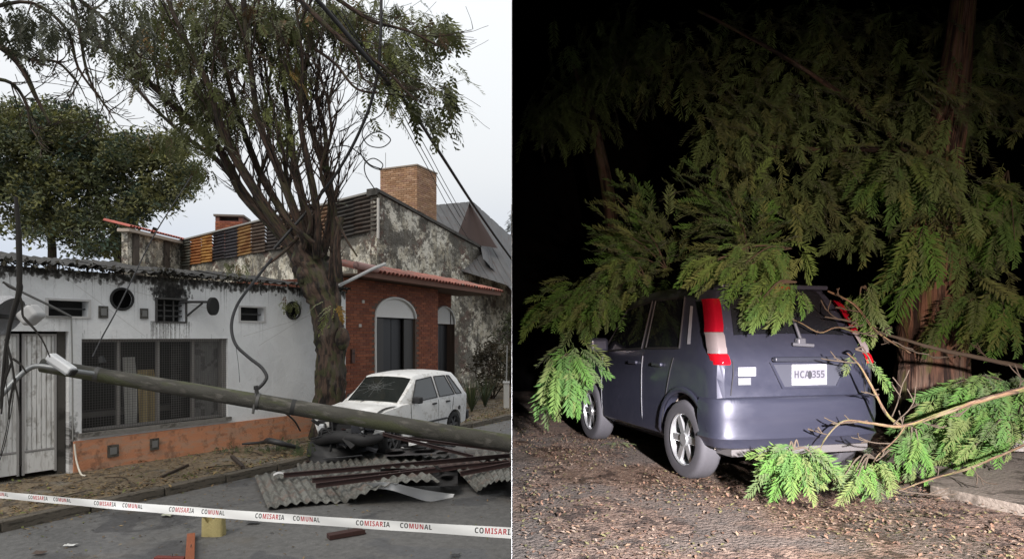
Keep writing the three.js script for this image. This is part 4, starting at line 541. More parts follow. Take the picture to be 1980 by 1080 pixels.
// dense tree behind the outbuilding
{
  const o = thing('evergreen_tree', 'broad dense olive green tree behind the white building', 'tree', P(215, 600, 42).setY(0)), sp = [sprayGeo(26, 31), sprayGeo(26, 32), sprayGeo(22, 33, 0.14)], mats = [[], [], []], cols = [[], [], []];
  const Lb = (px, py, d = 42) => P(px, py, d).sub(o.position); const tw = [];
  for (const a of [[[225, 640], [228, 500], [215, 430], [170, 340], [120, 250]], [[228, 500], [250, 400], [290, 330], [330, 280]], [[90, 640], [100, 480], [80, 380], [30, 280]], [[268, 640], [272, 520], [300, 440]]]) part(o, tw.push(0) === 1 ? 'trunk' : 'limb', tube(a.map(p => Lb(p[0], p[1])), a.map((_, i) => 0.3 * (1 - 0.75 * i / a.length)), 8, 4, 0.3), M_bark);
  const blobs = [[40, 250, 90, 60, 230], [130, 260, 90, 60, 230], [60, 350, 110, 70, 300], [180, 340, 90, 70, 240], [250, 300, 70, 45, 170], [320, 295, 45, 32, 90], [345, 350, 30, 40, 70], [290, 380, 60, 35, 120], [110, 430, 110, 40, 200], [230, 420, 60, 35, 90], [-60, 330, 80, 90, 150], [190, 480, 60, 22, 50], [372, 330, 14, 20, 16]];
  for (const [cx, cy, sx, sy, n] of blobs) for (let i = 0; i < n * 1.5; i++) { const u = gauss() * 0.62, v = gauss() * 0.62, w = gauss(); const p = Lb(cx + u * sx, cy + v * sy, 42 + w * 2.4), k = Math.floor(rnd() * 3); mats[k].push(xf(p, new THREE.Quaternion().setFromEuler(new THREE.Euler(gauss() * 0.5, rr(0, 6.28), gauss() * 0.5)), rr(0.5, 1.15))); const b = rr(0.55, 1.5), y = rnd(); cols[k].push(y < 0.45 ? C(0.12 * b, 0.12 * b, 0.03 * b) : y < 0.85 ? C(0.075 * b, 0.09 * b, 0.03 * b) : C(0.045 * b, 0.072 * b, 0.045 * b)); }
  for (let k = 0; k < 3; k++) inst(o, 'crown', sp[k], leafM(1, 1, 1, { transmission: 0.25 }), mats[k], cols[k]);
}
// conifer tip far off at the right
{ const o = thing('far_conifer', 'dark conifer top far behind the grey metal roof', 'tree', P(990, 600, 60).setY(0)), Lc = (px, py) => P(px, py, 60).sub(o.position); part(o, 'trunk', tube([Lc(990, 640), Lc(990, 395)], [0.25, 0.06], 6), M_bark); const mats = []; for (let i = 0; i < 90; i++) { const t = rnd(), p = Lc(990, 405 + t * 90); mats.push(new THREE.Matrix4().makeTranslation(p.x, p.y, p.z).multiply(basis(V(gauss(), -0.15, gauss()), V(0, 1, 0))).scale(V(1, 1, 1).multiplyScalar(0.5 + 0.9 * t))); } inst(o, 'crown', FRONDS[0], leafM(0.025, 0.035, 0.02), mats); }
// shrubs beside the brick house
{
  const mk = (name, label, px, py, d, w, h, n, col, grp) => { const o = thing(name, label, 'shrub', P(px, py, d).setY(PAVE)), mats = [], cc = [], st = []; for (let i = 0; i < 7; i++) st.push(tube([V(gauss() * 0.1, 0, gauss() * 0.1), V(gauss() * w * 0.5, h * 0.5, gauss() * w * 0.4), V(gauss() * w * 0.7, h * 0.95, gauss() * w * 0.5)], [0.025, 0.015, 0.006], 5)); part(o, 'stems', st, M_bark); for (let i = 0; i < n; i++) { mats.push(xf(V(gauss() * w * 0.6, h * (0.15 + 0.85 * rnd()), gauss() * w * 0.6), new THREE.Quaternion().setFromEuler(new THREE.Euler(gauss() * 0.6, rr(0, 6.28), gauss() * 0.6)), rr(0.25, 0.5))); const b = rr(0.6, 1.3); cc.push(C(col[0] * b, col[1] * b, col[2] * b)); } inst(o, 'foliage', sprayGeo(18, 41, 0.16), leafM(1, 1, 1), mats, cc); };
  mk('shrub', 'dry brownish shrub against the stained gable wall', 952, 760, 22.5, 0.85, 1.9, 130, [0.075, 0.06, 0.03]); mk('shrub', 'tall green shrub between the gable wall and dividing edge', 990, 760, 23, 0.6, 2.9, 110, [0.05, 0.06, 0.022]);
  for (const [px, d, n, lab] of [[912, 18.6, 46, 'spiky green strap leaved plant behind the white car'], [938, 20, 36, 'spiky strap leaved plant in front of the dry shrub']]) { const o = thing('strap_plant', lab, 'plant', P(px, 760, d).setY(PAVE)); for (let i = 0; i < n; i++) { const a = rr(0, 6.28), l = rr(0.7, 1.25), s = rr(0.15, 0.5); const c = Math.cos(a), z = Math.sin(a); part(o, 'leaf', surf(1, 6, (u, v) => V(c * s * v * l * 1.1 + (u - 0.5) * 0.06 * (1 - v) * -z, l * v * (1 - 0.35 * s * v), z * s * v * l * 1.1 + (u - 0.5) * 0.06 * (1 - v) * c)), LEAFG[i % 3]); } }
  const pt = thing('white_post', 'short white concrete post beside the tall green shrub', 'post', P(979, 800, 19.5).setY(PAVE)); const pg = rbox(0.17, 0.75, 0.17, 0.02); pg.translate(0, 0.375, 0); part(pt, 'shaft', pg, M(0.6, 0.59, 0.56)); const pc = rbox(0.21, 0.06, 0.21, 0.015); pc.translate(0, 0.78, 0); part(pt, 'cap', pc, M(0.55, 0.54, 0.52)); part(pt, 'rod', tube([V(0, 0.8, 0), V(0.02, 1.9, 0)], 0.02, 5), M(0.35, 0.35, 0.33));
}
// ---------------------------------------------------------------- fallen utility pole with its lamp arm
const A0 = P(80, 706, 8.9), A1 = P(987, 857, 10.3), poleAt = t => A0.clone().lerp(A1, t);
const poleT = dtex(512, 256, (u, v) => { const n = fbm(u, v, 12, 5, 171, 0.6), m = fbm(u, v, 5, 5, 173, 0.6); let c = mixc([0.036, 0.034, 0.028], [0.085, 0.082, 0.07], n); c = mixc(c, [0.075, 0.085, 0.035], sstep(0.5, 0.68, m) * 0.6); return mixc(c, [0.14, 0.13, 0.115], sstep(0.58, 0.72, fbm(u, v, 24, 4, 177)) * 0.6); });
{
  const o = thing('utility_pole', 'fallen grey concrete utility pole lying slanted across the smashed car', 'pole', A0), Lp = p => p.clone().sub(A0), U = A1.clone().sub(A0).normalize();
  const pts = []; for (let i = 0; i <= 8; i++) pts.push(Lp(poleAt(i / 8))); part(o, 'shaft', tube(pts, pts.map((_, i) => 0.095 + 0.045 * i / 8), 24, 2), M(1, 1, 1, { map: clone(poleT, 0.9, 0.25), roughness: 0.9, bumpMap: bump(3), bumpScale: 0.006 }));
  const ring = (t, r, w, m, nm) => { const p = Lp(poleAt(t)); part(o, nm, tube([p.clone().addScaledVector(U, -w), p.clone().addScaledVector(U, w)], r, 20, 1), m); };
  const iron = M(0.09, 0.088, 0.085, { roughness: 0.6, metalness: 0.4 }), dkI = M(0.02, 0.02, 0.02, { roughness: 0.7 });
  ring(0.105, 0.108, 0.03, iron, 'clamp'); ring(0.425, 0.123, 0.022, iron, 'clamp'); ring(0.5, 0.121, 0.03, dkI, 'clamp');
  { const p = Lp(poleAt(0.423)); part(o, 'bracket', [tube([p.clone().add(V(0.01, 0.12, 0.06)), p.clone().add(V(-0.01, -0.17, 0.12))], 0.02, 6), tube([p.clone().add(V(0, 0.1, 0)), p.clone().add(V(0.0, 0.19, 0.02))], [0.035, 0.028], 8)], iron); part(o, 'insulator', tube([p.clone().add(V(0.0, 0.18, 0.02)), p.clone().add(V(-0.01, 0.23, 0.02))], [0.04, 0.03], 10), dkI); }
  { const p = Lp(poleAt(0.075)); part(o, 'insulator', tube([p.clone().add(V(0.3, 0.13, 0.02)), p.clone().add(V(0.28, 0.22, 0.02))], [0.045, 0.03], 10), dkI); }
  const q = (px, py, d) => Lp(P(px, py, d));
  part(o, 'lamp_arm', tube([q(-40, 800, 8.2), q(0, 765, 8.3), q(40, 724, 8.45), q(65, 708, 8.5), q(110, 712, 8.55), q(150, 718, 8.7), q(180, 722, 8.85)], 0.034, 12, 6), M(0.24, 0.25, 0.255, { roughness: 0.45, metalness: 0.5 }));
  const lh = new THREE.Group(); lh.name = 'lamp_head'; const lp = q(118, 703, 8.38); lh.position.copy(lp); lh.rotation.z = -0.60; o.add(lh);
  const hb = rbox(0.36, 0.105, 0.14, 0.025, 3); part(lh, 'housing', hb, M(0.66, 0.67, 0.68, { roughness: 0.45 })); const ln = rbox(0.31, 0.03, 0.11, 0.012); ln.translate(0.005, -0.06, 0); part(lh, 'lens', ln, M(0.32, 0.33, 0.34, { roughness: 0.25 })); const ec = rbox(0.03, 0.09, 0.12, 0.01); ec.translate(0.19, -0.012, 0); part(lh, 'end_cap', ec, dkI);
}
{ // second broken lamp head hanging at the left edge
  const o = thing('broken_street_lamp', 'grey broken street lamp head hanging in front of the gate', 'street lamp', P(40, 612, 8.3)); const g = rbox(0.24, 0.2, 0.22, 0.05, 3); g.rotateZ(0.7); g.translate(0.13, 0.02, 0); part(o, 'housing', g, M(0.42, 0.42, 0.42, { roughness: 0.5 }));
  const bowl = new THREE.SphereGeometry(0.27, 20, 12, 0, Math.PI * 2, 0, Math.PI / 2); bowl.rotateZ(1.1); bowl.translate(-0.16, 0.0, 0.02); part(o, 'bowl', bowl, M(0.33, 0.33, 0.34, { roughness: 0.4, bumpMap: bump(3), bumpScale: 0.01 }));
  part(o, 'bracket', tube([V(-0.5, 0.02, 0), V(-0.2, 0.0, 0), V(0.1, -0.03, 0)], 0.03, 8), M(0.1, 0.1, 0.1)); const vent = new THREE.SphereGeometry(0.04, 10, 8); vent.scale(1.6, 0.7, 0.6); vent.rotateZ(0.4); vent.translate(0.12, 0.12, 0.07); part(o, 'knob', vent, M(0.05, 0.05, 0.05));
}
{ // torn dark branch and cables dangling at the left edge
  const o = thing('dangling_branch', 'black torn branch dangling in front of the ribbed gate', 'branch', P(38, 470, 7.9)), q = (px, py, d = 7.9) => P(px, py, d).sub(o.position), br = M(0.016, 0.014, 0.012, { roughness: 0.95 });
  part(o, 'stem', tube([q(30, 380), q(36, 470), q(37, 540), q(36, 566), q(24, 605), q(14, 650), q(8, 700), q(2, 760), q(0, 790)], [0.02, 0.034, 0.032, 0.034, 0.028, 0.024, 0.02, 0.014, 0.006], 7, 4, 0.3), br);
  for (const a of [[[36, 562], [18, 555], [5, 545]], [[36, 555], [33, 535]], [[10, 665], [14, 710], [2, 740]], [[10, 655], [22, 700], [28, 740], [36, 780], [40, 900]], [[22, 700], [8, 740], [2, 800]], [[26, 740], [18, 780], [16, 810]], [[36, 566], [42, 590], [44, 612], [60, 630], [80, 655], [96, 690]], [[44, 612], [70, 640]], [[24, 693], [40, 705], [50, 720]]]) part(o, 'twig', tube(a.map(p => q(p[0], p[1])), a.map((_, i) => 0.016 * (1 - 0.6 * i / a.length)), 5, 4, 0.25), br);
  for (const a of [[[18, 640], [10, 720], [16, 800], [0, 880]], [[30, 730], [20, 800], [8, 860], [-5, 900]]]) part(o, 'fibre', tube(a.map(p => q(p[0], p[1])), 0.006, 4, 5), br);
}
// ---------------------------------------------------------------- cables
const M_cab = M(0.012, 0.012, 0.013, { roughness: 0.6 }), cable = (label, pts, r) => { const o = thing('cable', label, 'cable', pts[0], 0, 'torn overhead cables'); part(o, 'line', tube(pts.map(p => p.clone().sub(pts[0])), r, 7, 8), M_cab); return o; };
cable('thick black cable hanging down from above into the tree fork', [P(737, -60, 12.4), P(736, 60, 12.4), P(731, 130, 12.5), P(718, 195, 12.6), P(690, 265, 12.8), P(650, 335, 13), P(600, 400, 13.2), P(530, 480, 13)], 0.03);
cable('thick black cable running down past the brick chimney to the right', [P(560, -60, 11), P(640, 30, 11.6), P(725, 130, 12.2), P(790, 205, 14), P(850, 295, 17), P(910, 388, 20), P(960, 460, 23), P(1000, 515, 26)], 0.042);
cable('thin wire beside the thick cable, nearest the chimney', [P(640, 20, 12), P(735, 150, 13), P(770, 220, 15), P(830, 330, 19), P(870, 405, 22), P(905, 460, 24)], 0.011);
cable('middle thin wire between the chimney and thick cable', [P(650, 20, 12), P(745, 160, 13), P(800, 260, 16), P(850, 350, 19), P(890, 420, 22)], 0.011);
cable('thin wire closest to the thick slanting cable', [P(660, 20, 12), P(750, 165, 13), P(815, 270, 16), P(858, 350, 19), P(900, 425, 22)], 0.010);
cable('coiled wire loops in the sky left of the chimney', [P(750, 190, 13), P(738, 220, 13), P(708, 240, 13), P(700, 260, 13.0), P(712, 280, 13.1), P(740, 284, 13.1), P(755, 270, 13.1), P(735, 255, 13), P(712, 262, 13), P(697, 282, 13), P(699, 300, 13.05), P(715, 320, 13.1), P(735, 327, 13.1), P(740, 318, 13.1), P(722, 306, 13.1), P(706, 315, 13.1), P(706, 335, 13.2), P(724, 365, 13.2)], 0.011);
cable('thin wire arcing from the tree to the wire loops', [P(640, 285, 13), P(670, 282, 13), P(695, 297, 13), P(715, 318, 13), P(738, 327, 13.1)], 0.012);
cable('black cable curling down the white wall to the fallen pole', [P(525, 500, 12.6), P(490, 545, 12.0), P(458, 590, 11.3), P(447, 630, 10.8), P(455, 665, 10.4), P(480, 690, 10.1), P(507, 712, 9.9), P(515, 730, 9.75), P(508, 742, 9.7), P(497, 752, 9.66)], 0.026);
cable('thin wire slanting past the porthole above the shop window', [P(370, 340, 12), P(300, 450, 11), P(262, 525, 10.4), P(225, 600, 9.7), P(195, 655, 9.2), P(178, 690, 8.95)], 0.010);
cable('wire hanging from the pole bracket against the white wall', [P(455, 665, 10.3), P(460, 700, 10), P(463, 738, 9.6)], 0.004);
cable('short cable drooping from the pole to the plinth', [P(515, 785, 9.6), P(545, 795, 9.8), P(568, 812, 10.2), P(580, 832, 10.6)], 0.014);
cable('conduit pipe sticking out from the trunk under the eave', [P(655, 552, 13.6), P(690, 535, 13.8), P(722, 519, 14), P(745, 510, 14.2)], 0.035).children[0].material = M(0.42, 0.43, 0.43, { roughness: 0.5 });
// ---------------------------------------------------------------- torn roof on the road: corrugated sheets, purlins, flashing
const sheetT = dtex(512, 512, (u, v) => { const n = fbm(u, v, 8, 6, 181, 0.65), m = fbm(u, v, 14, 5, 183, 0.6); let c = mixc([0.075, 0.075, 0.068], [0.22, 0.22, 0.20], n); c = mixc(c, [0.05, 0.048, 0.04], sstep(0.42, 0.66, fbm(u * 3, v, 12, 6, 183, 0.7)) * 0.75); return mixc(c, [0.14, 0.085, 0.065], sstep(0.55, 0.72, fbm(u, v, 9, 6, 187, 0.7)) * 0.5); });
const M_shT = M(1, 1, 1, { map: clone(sheetT, 0.7, 0.7), roughness: 0.75, bumpMap: bump(4), bumpScale: 0.004 });
const g2 = (px, py, y) => G(px, py, y);
function corr(label, a, b, c, d, n, bend, amp = 0.02) { // a-b top edge, d-c bottom edge; ribs run from the top edge to the bottom edge
  const o = thing('corrugated_roof_sheet', label, 'roof sheet', V(a.x, 0, a.z), 0, 'torn roof sheets on the road'); const up = b.clone().sub(a).cross(d.clone().sub(a)).normalize(); if (up.y < 0) up.negate();
  const g = surf(n * 8, 10, (u, v) => { const p = a.clone().lerp(b, u).lerp(d.clone().lerp(c, u), v); p.y += bend ? bend(u, v) : 0; p.addScaledVector(up, amp * Math.sin(u * n * 2 * Math.PI)); p.y = Math.max(p.y, 0.006); return [p.sub(o.position), u * n * 0.12, v * 1.4]; });
  const g3 = g.clone(); g3.translate(0, -0.006, 0); part(o, 'sheet', merge([g, g3]), M_shT); return o;
}
corr('mossy grey corrugated sheet with square corner, nearest the tape', g2(492, 920, .10), g2(640, 903, .16), g2(690, 964, .05), g2(518, 983, .03), 9, (u, v) => 0.03 * Math.sin(u * 5));
corr('bent corrugated sheet arching above its dark hollow', g2(628, 912, .15), g2(800, 890, .22), g2(850, 930, .36), g2(672, 968, .07), 9, (u, v) => 0.10 * Math.sin(Math.PI * u) * v);
corr('corrugated sheet sagging towards the right edge by dark purlins', g2(884, 908, .30), g2(1004, 890, .34), g2(1006, 922, .42), g2(922, 951, .05), 8, (u, v) => 0.06 * Math.sin(u * 4) * v);
corr('flat corrugated sheet below the smashed car bumper', g2(572, 889, .05), g2(720, 880, .08), g2(735, 900, .10), g2(576, 912, .06), 12, null);
corr('dark corrugated sheet under the long purlins', g2(700, 884, .08), g2(985, 872, .12), g2(989, 892, .18), g2(715, 908, .12), 16, (u, v) => 0.05 * Math.sin(u * 9));
corr('rust red corrugated sheet lying under the pole butt', g2(830, 890, .12), g2(985, 878, .2), g2(989, 906, .26), g2(860, 915, .22), 9, (u, v) => 0.06 * Math.sin(u * 6) * v).children[0].material = M(0.75, 0.5, 0.45, { map: clone(sheetT, 0.5, 0.5, 0.3), roughness: 0.8 });
const M_pur = M(0.045, 0.02, 0.018, { roughness: 0.65, map: clone(dtex(256, 64, (u, v) => { const n = fbm(u, v, 12, 5, 191, 0.6); return mixc([0.55, 0.5, 0.5], [1, 1, 1], n); }), 0.5, 3) });
function beam(label, a, b, w = 0.032, h = 0.055, name = 'steel_purlin', m = M_pur, grp = 'purlins of the torn roof') {
  const o = thing(name, label, 'beam', a, 0, grp), d = b.clone().sub(a), L = d.length(); const inner = new THREE.Group(); const Bm = basis(d, V(0, 1, 0)); inner.quaternion.setFromRotationMatrix(Bm); inner.name = 'profile'; o.add(inner);
  part(inner, 'web', box(0, L, -h / 2, h / 2, -0.006, 0.0), m); part(inner, 'flange', box(0, L, h / 2 + 0.001, h / 2 + 0.007, -0.006, w), m); part(inner, 'flange', box(0, L, -h / 2 - 0.007, -h / 2 - 0.001, -0.006, w), m); return o;
}
beam('dark red purlin lying highest behind the sheets', g2(548, 918, .2), g2(986, 880, .34)); beam('dark red purlin in the middle of the pile', g2(603, 928, .22), g2(985, 893, .38)); beam('short dark purlin nearest the white flashing', g2(610, 938, .24), g2(878, 903, .36));
beam('purlin furthest back below the smashed bumper', g2(560, 897, .03), g2(800, 880, .06), 0.04, 0.06); beam('thin dark bar leaning from the car to the pile', P(740, 838, 11.3), g2(915, 882, .25), 0.03, 0.04);
beam('dark purlin against the dividing edge under the pole', g2(890, 915, .3), g2(988, 896, .4)); beam('thin bar crossing below the pole behind the grey panel', P(660, 830, 11.6), g2(985, 872, .2), 0.03, 0.03);
{ const o = thing('metal_flashing', 'bright white strip of metal flashing curling out of the torn roof pile', 'flashing', g2(705, 936, .12)); const top = [[702, 934, .3], [752, 932, .33], [790, 940, .28], [830, 948, .18], [880, 955, .03]], bot = [[725, 943, .2], [755, 946, .22], [790, 957, .1], [830, 968, .01], [876, 960, .008]];
  const ct = new THREE.CatmullRomCurve3(top.map(p => g2(...p).sub(o.position))), cb = new THREE.CatmullRomCurve3(bot.map(p => g2(...p).sub(o.position))); const g = surf(30, 3, (u, v) => ct.getPoint(u).lerp(cb.getPoint(u), v).add(V(0, 0.02 * Math.sin(v * 3.1), 0))); const h = g.clone(); h.translate(0, -0.008, 0); part(o, 'strip', merge([g, h]), M(0.84, 0.85, 0.86, { roughness: 0.4 })); }
{ const o = thing('flashing_scrap', 'small white metal scrap at the left end of the purlins', 'scrap', g2(530, 915, .2)); part(o, 'scrap', surf(6, 2, (u, v) => g2(528 + 22 * u, 916 - 5 * u + 4 * v, .22).sub(o.position).add(V(0, 0.02 * Math.sin(u * 4), 0))), M(0.6, 0.6, 0.6, { roughness: 0.4 })); }
{ const o = thing('fibre_panel', 'flat light grey panel on the road under the pole', 'panel', g2(900, 872, .1)); const p = [[896, 870], [962, 866], [978, 878], [915, 884]].map(a => g2(a[0], a[1], .16).sub(o.position)); const g = quadPatch(...p, 8, 4), h = g.clone(); h.translate(0, -0.012, 0); part(o, 'panel', merge([g, h]), M(0.33, 0.31, 0.30, { map: clone(concT, 1, 1) })); part(o, 'batten', tube([p[0].clone().setY(0.0), p[1].clone().setY(0.0)], 0.02, 5), M_pur); }
for (const [px, py, s, lab] of [[820, 866, 1.3, 'grey torn panel scrap between the purlins and car'], [700, 876, 1.0, 'dark grey scrap lying behind the purlins']]) { const o = thing('panel_scrap', lab, 'scrap', g2(px, py, .1)); part(o, 'panel', surf(10, 6, (u, v) => V((u - 0.5) * s, 0.06 * Math.sin(u * 6 + v * 3) + 0.05, (v - 0.5) * 0.35 * s * (0.6 + 0.4 * u))), M(0.2, 0.185, 0.18, { map: clone(concT, 1, 1) })); }
// black shreds hanging off the bent sheet
{ const o = thing('roof_felt', 'crumpled black roofing felt under the bent sheet', 'roofing felt', g2(810, 925, .1)); part(o, 'felt', surf(26, 16, (u, v) => { const p = g2(735 + 150 * u, 905 + 34 * v, .12 + 0.14 * (1 - v) + 0.10 * vnoise(u * 7, v * 5, 99, 8)).sub(o.position); return p; }), M(0.014, 0.013, 0.013, { roughness: 0.85 })); part(o, 'torn_strip', surf(4, 14, (u, v) => g2(838 + 8 * u + 16 * Math.sin(v * 2.4), 900 + 38 * v, .4 * (1 - v) + 0.02).sub(o.position)), M(0.2, 0.2, 0.19)); }
// parts torn off the car, lying between it and the roof sheets
{ const wk = [M(0.014, 0.014, 0.015, { roughness: 0.6 }), M(0.03, 0.03, 0.033, { roughness: 0.5 }), M(0.05, 0.045, 0.045, { roughness: 0.7 })];
  const w1 = thing('bumper_cover', 'crumpled black bumper cover lying in front of the smashed car', 'bumper', g2(650, 884, .02)), q = (o, px, py, y) => g2(px, py, y).sub(o.position);
  part(w1, 'cover', surf(30, 8, (u, v) => { const p = q(w1, 592 + 190 * u, 892 - 16 * u + 8 * Math.sin(u * 5), .04); return p.add(V(0, 0.32 * v * (1 - 0.4 * u) + 0.05 * vnoise(u * 9, v * 4, 99, 5), -0.25 * v * v + 0.06 * vnoise(u * 12, v * 5, 99, 6))); }), wk[0]); part(w1, 'grille', [0, 1, 2, 3].map(i => tube([q(w1, 625, 886, .1 + i * .05), q(w1, 660, 884, .12 + i * .05), q(w1, 700, 880, .1 + i * .05)], 0.012, 5)), wk[1]);
  const w2 = thing('metal_scrap', 'dark torn metal panel under the pole beside the front wheel', 'panel', g2(800, 872, .05)); part(w2, 'sheet', surf(20, 8, (u, v) => q(w2, 745 + 130 * u, 868 + 14 * v - 6 * u, .1 + 0.2 * vnoise(u * 6, v * 3, 99, 7))), wk[2]); part(w2, 'edge_bar', tube([q(w2, 735, 872, .2), q(w2, 800, 866, .26), q(w2, 880, 862, .16)], 0.02, 6), wk[0]);
  const w3 = thing('white_panel_scrap', 'small white car panel scrap below the pole', 'panel', g2(805, 862, .15)); part(w3, 'sheet', surf(8, 4, (u, v) => q(w3, 790 + 36 * u, 850 + 12 * v * (1 - 0.6 * u), .3 + 0.05 * Math.sin(u * 5))), M(0.7, 0.7, 0.69, { roughness: 0.4 }));
  const w4 = thing('car_battery', 'black battery box with a pale end among the car parts', 'battery', g2(770, 880, .05)); const bb = rbox(0.3, 0.2, 0.2, 0.015); bb.rotateY(0.5); bb.translate(0, 0.11, 0); part(w4, 'case', bb, wk[1]); const bl = rbox(0.04, 0.12, 0.1, 0.01); bl.rotateY(0.5); bl.translate(0.1, 0.12, 0.14); part(w4, 'label', bl, M(0.5, 0.5, 0.5)); }
// ---------------------------------------------------------------- small things on the road and pavement
const rustM = M(0.30, 0.10, 0.045, { roughness: 0.9, map: clone(dtex(128, 256, (u, v) => { const n = fbm(u, v, 10, 5, 195, 0.65); return mixc([0.5, 0.45, 0.4], [1.1, 1.0, 0.9], n); }), 2, 2) });
const plank = (label, a, b, w, h, m) => { const o = thing('broken_plank', label, 'plank', a.clone().lerp(b, 0.5)), d = b.clone().sub(a), g = rbox(d.length(), h, w, 0.006); const p = g.attributes.position; for (let i = 0; i < p.count; i++) if (p.getX(i) > d.length() * 0.45) p.setX(i, p.getX(i) - Math.abs(vnoise(p.getZ(i) * 60, p.getY(i) * 60, 99, 3)) * 0.07); g.applyMatrix4(basis(d, V(0, 1, 0))); g.computeVertexNormals(); part(o, 'board', g, m); const n = tube([V(0, 0, 0), V(0.01, h * 0.5 + 0.03, 0)], 0.005, 5); part(o, 'nail', n, M(0.1, 0.08, 0.07)); return o; };
plank('rusty orange wood plank pointing to the camera at the bottom', g2(369, 1034, .03), g2(366, 1095, .05), 0.085, 0.05, rustM); plank('red brown plank lying across at the bottom edge', g2(300, 1078, .02), g2(362, 1080, .02), 0.07, 0.035, M(0.14, 0.03, 0.022, { roughness: 0.8 })); plank('dark brown splintered plank below the warning tape', g2(634, 1037, .03), g2(708, 1024, .035), 0.12, 0.055, M(0.05, 0.02, 0.018, { roughness: 0.85, map: rustM.map }));
plank('dark stick of wood lying on the leafy pavement', g2(448, 882, PAVE + .03), g2(470, 903, PAVE + .03), 0.06, 0.05, M(0.035, 0.025, 0.02)); plank('thin stick on the pavement pointing at the kerb', g2(310, 922, PAVE + .02), g2(365, 897, PAVE + .03), 0.035, 0.035, M(0.05, 0.035, 0.025));
{ // yellow foam block with a torn top
  const o = thing('foam_block', 'torn pale yellow foam block on the road beside the tape', 'foam block', g2(413, 1034)); const g = surf(26, 10, (u, v) => { const a = u * 2 * Math.PI, rx = 0.125 * (1 - 0.06 * v), rz = 0.075, nx = Math.sign(Math.cos(a)) * Math.pow(Math.abs(Math.cos(a)), 0.5), nz = Math.sign(Math.sin(a)) * Math.pow(Math.abs(Math.sin(a)), 0.5); const top = 0.205 - 0.09 * Math.exp(-Math.pow((nx + 0.15) / 0.28, 2)) + 0.02 * vnoise(u * 20, 3, 99, 4); return V(nx * rx * (1 + 0.05 * vnoise(u * 9, v * 4, 99, 5)), v * top, nz * rz); }); part(o, 'wall', g, M(0.52, 0.44, 0.20, { roughness: 0.9, bumpMap: bump(3), bumpScale: 0.01 })); const f = new THREE.CircleGeometry(0.09, 16); f.rotateX(-Math.PI / 2); f.scale(1.2, 1, 0.7); f.translate(0, 0.09, 0); part(o, 'core', f, M(0.42, 0.34, 0.15)); }
for (const [px, py, s, m, lab] of [[488, 1012, 0.06, M(0.05, 0.05, 0.05), 'small dark crumpled scrap right of the foam block'], [136, 1056, 0.05, M(0.5, 0.5, 0.48), 'pale paper scrap at the lower left of the road'], [322, 998, 0.055, M(0.35, 0.36, 0.28), 'flat greenish scrap of paper under the tape'], [75, 1071, 0.05, M(0.06, 0.04, 0.03), 'dark twig fragment at the bottom left corner'], [880, 1075, 0.04, M(0.04, 0.04, 0.04), 'tiny dark chip at the bottom edge']]) { const o = thing('litter_scrap', lab, 'litter', g2(px, py, .005)); part(o, 'paper', surf(5, 5, (u, v) => V((u - 0.5) * s * 2.4, 0.012 + 0.02 * vnoise(u * 3 + px, v * 3, 999, 4), (v - 0.5) * s * 1.6)), m); }
// torn bumper, weeds and branch litter at the foot of the tree
{ const o = thing('torn_bumper', 'bent black bumper strip lying on the pavement by the plinth', 'bumper', g2(540, 850, PAVE + .05)); const q = (px, py, y) => g2(px, py, PAVE + y).sub(o.position); part(o, 'strip', tube([q(468, 858, .12), q(505, 855, .16), q(522, 852, .26), q(545, 857, .22), q(580, 866, .10)], [0.02, 0.03, 0.06, 0.055, 0.03], 8, 6, 0.3), M(0.02, 0.02, 0.021, { roughness: 0.55 })); part(o, 'bracket', tube([q(522, 850, .2), q(548, 862, .08), q(570, 868, .03)], 0.02, 6), M(0.03, 0.03, 0.03)); }
for (const [px, py, n, s, lab] of [[540, 872, 26, 0.17, 'green weeds growing beside the torn bumper strip'], [455, 876, 16, 0.14, 'dry weeds along the orange plinth'], [590, 880, 22, 0.18, 'weeds at the smashed bumper corner']]) { const o = thing('weed_clump', lab, 'weeds', g2(px, py, PAVE)); for (let i = 0; i < n; i++) { const f = part(o, 'leaf', FRONDS[i % 4], LEAFG[i % 3]); f.position.set(gauss() * 0.3, 0, gauss() * 0.14); f.quaternion.setFromRotationMatrix(basis(V(gauss(), rr(0.5, 1.4), gauss()), V(0, 0.3, 1))); f.scale.setScalar(s * rr(0.7, 1.5)); } }
const TWIG = ['bare twig on the pavement in front of the gate', 'bare twig on the pavement under the left end of the shop window', 'thin twig on the pavement below the middle of the shop window', 'thin twig on the pavement below the right end of the shop window', 'bare twig on the pavement just before the torn bumper strip', 'bare twig on the pavement beside the weeds'];
for (let i = 0; i < 6; i++) { const s = 0.6 + i * 1.25, p = kerbAt(s, rr(0.5, 1.5), PAVE + 0.02); const o = thing('fallen_twig', TWIG[i], 'twig', p, rr(0, 3), 'twigs scattered on the pavement'); part(o, 'stick', tube([V(0, 0, 0), V(0.3, 0.02, 0.05), V(rr(0.5, 0.9), 0.01, rr(-0.1, 0.1))], [0.012, 0.009, 0.004], 5), M_bark); }
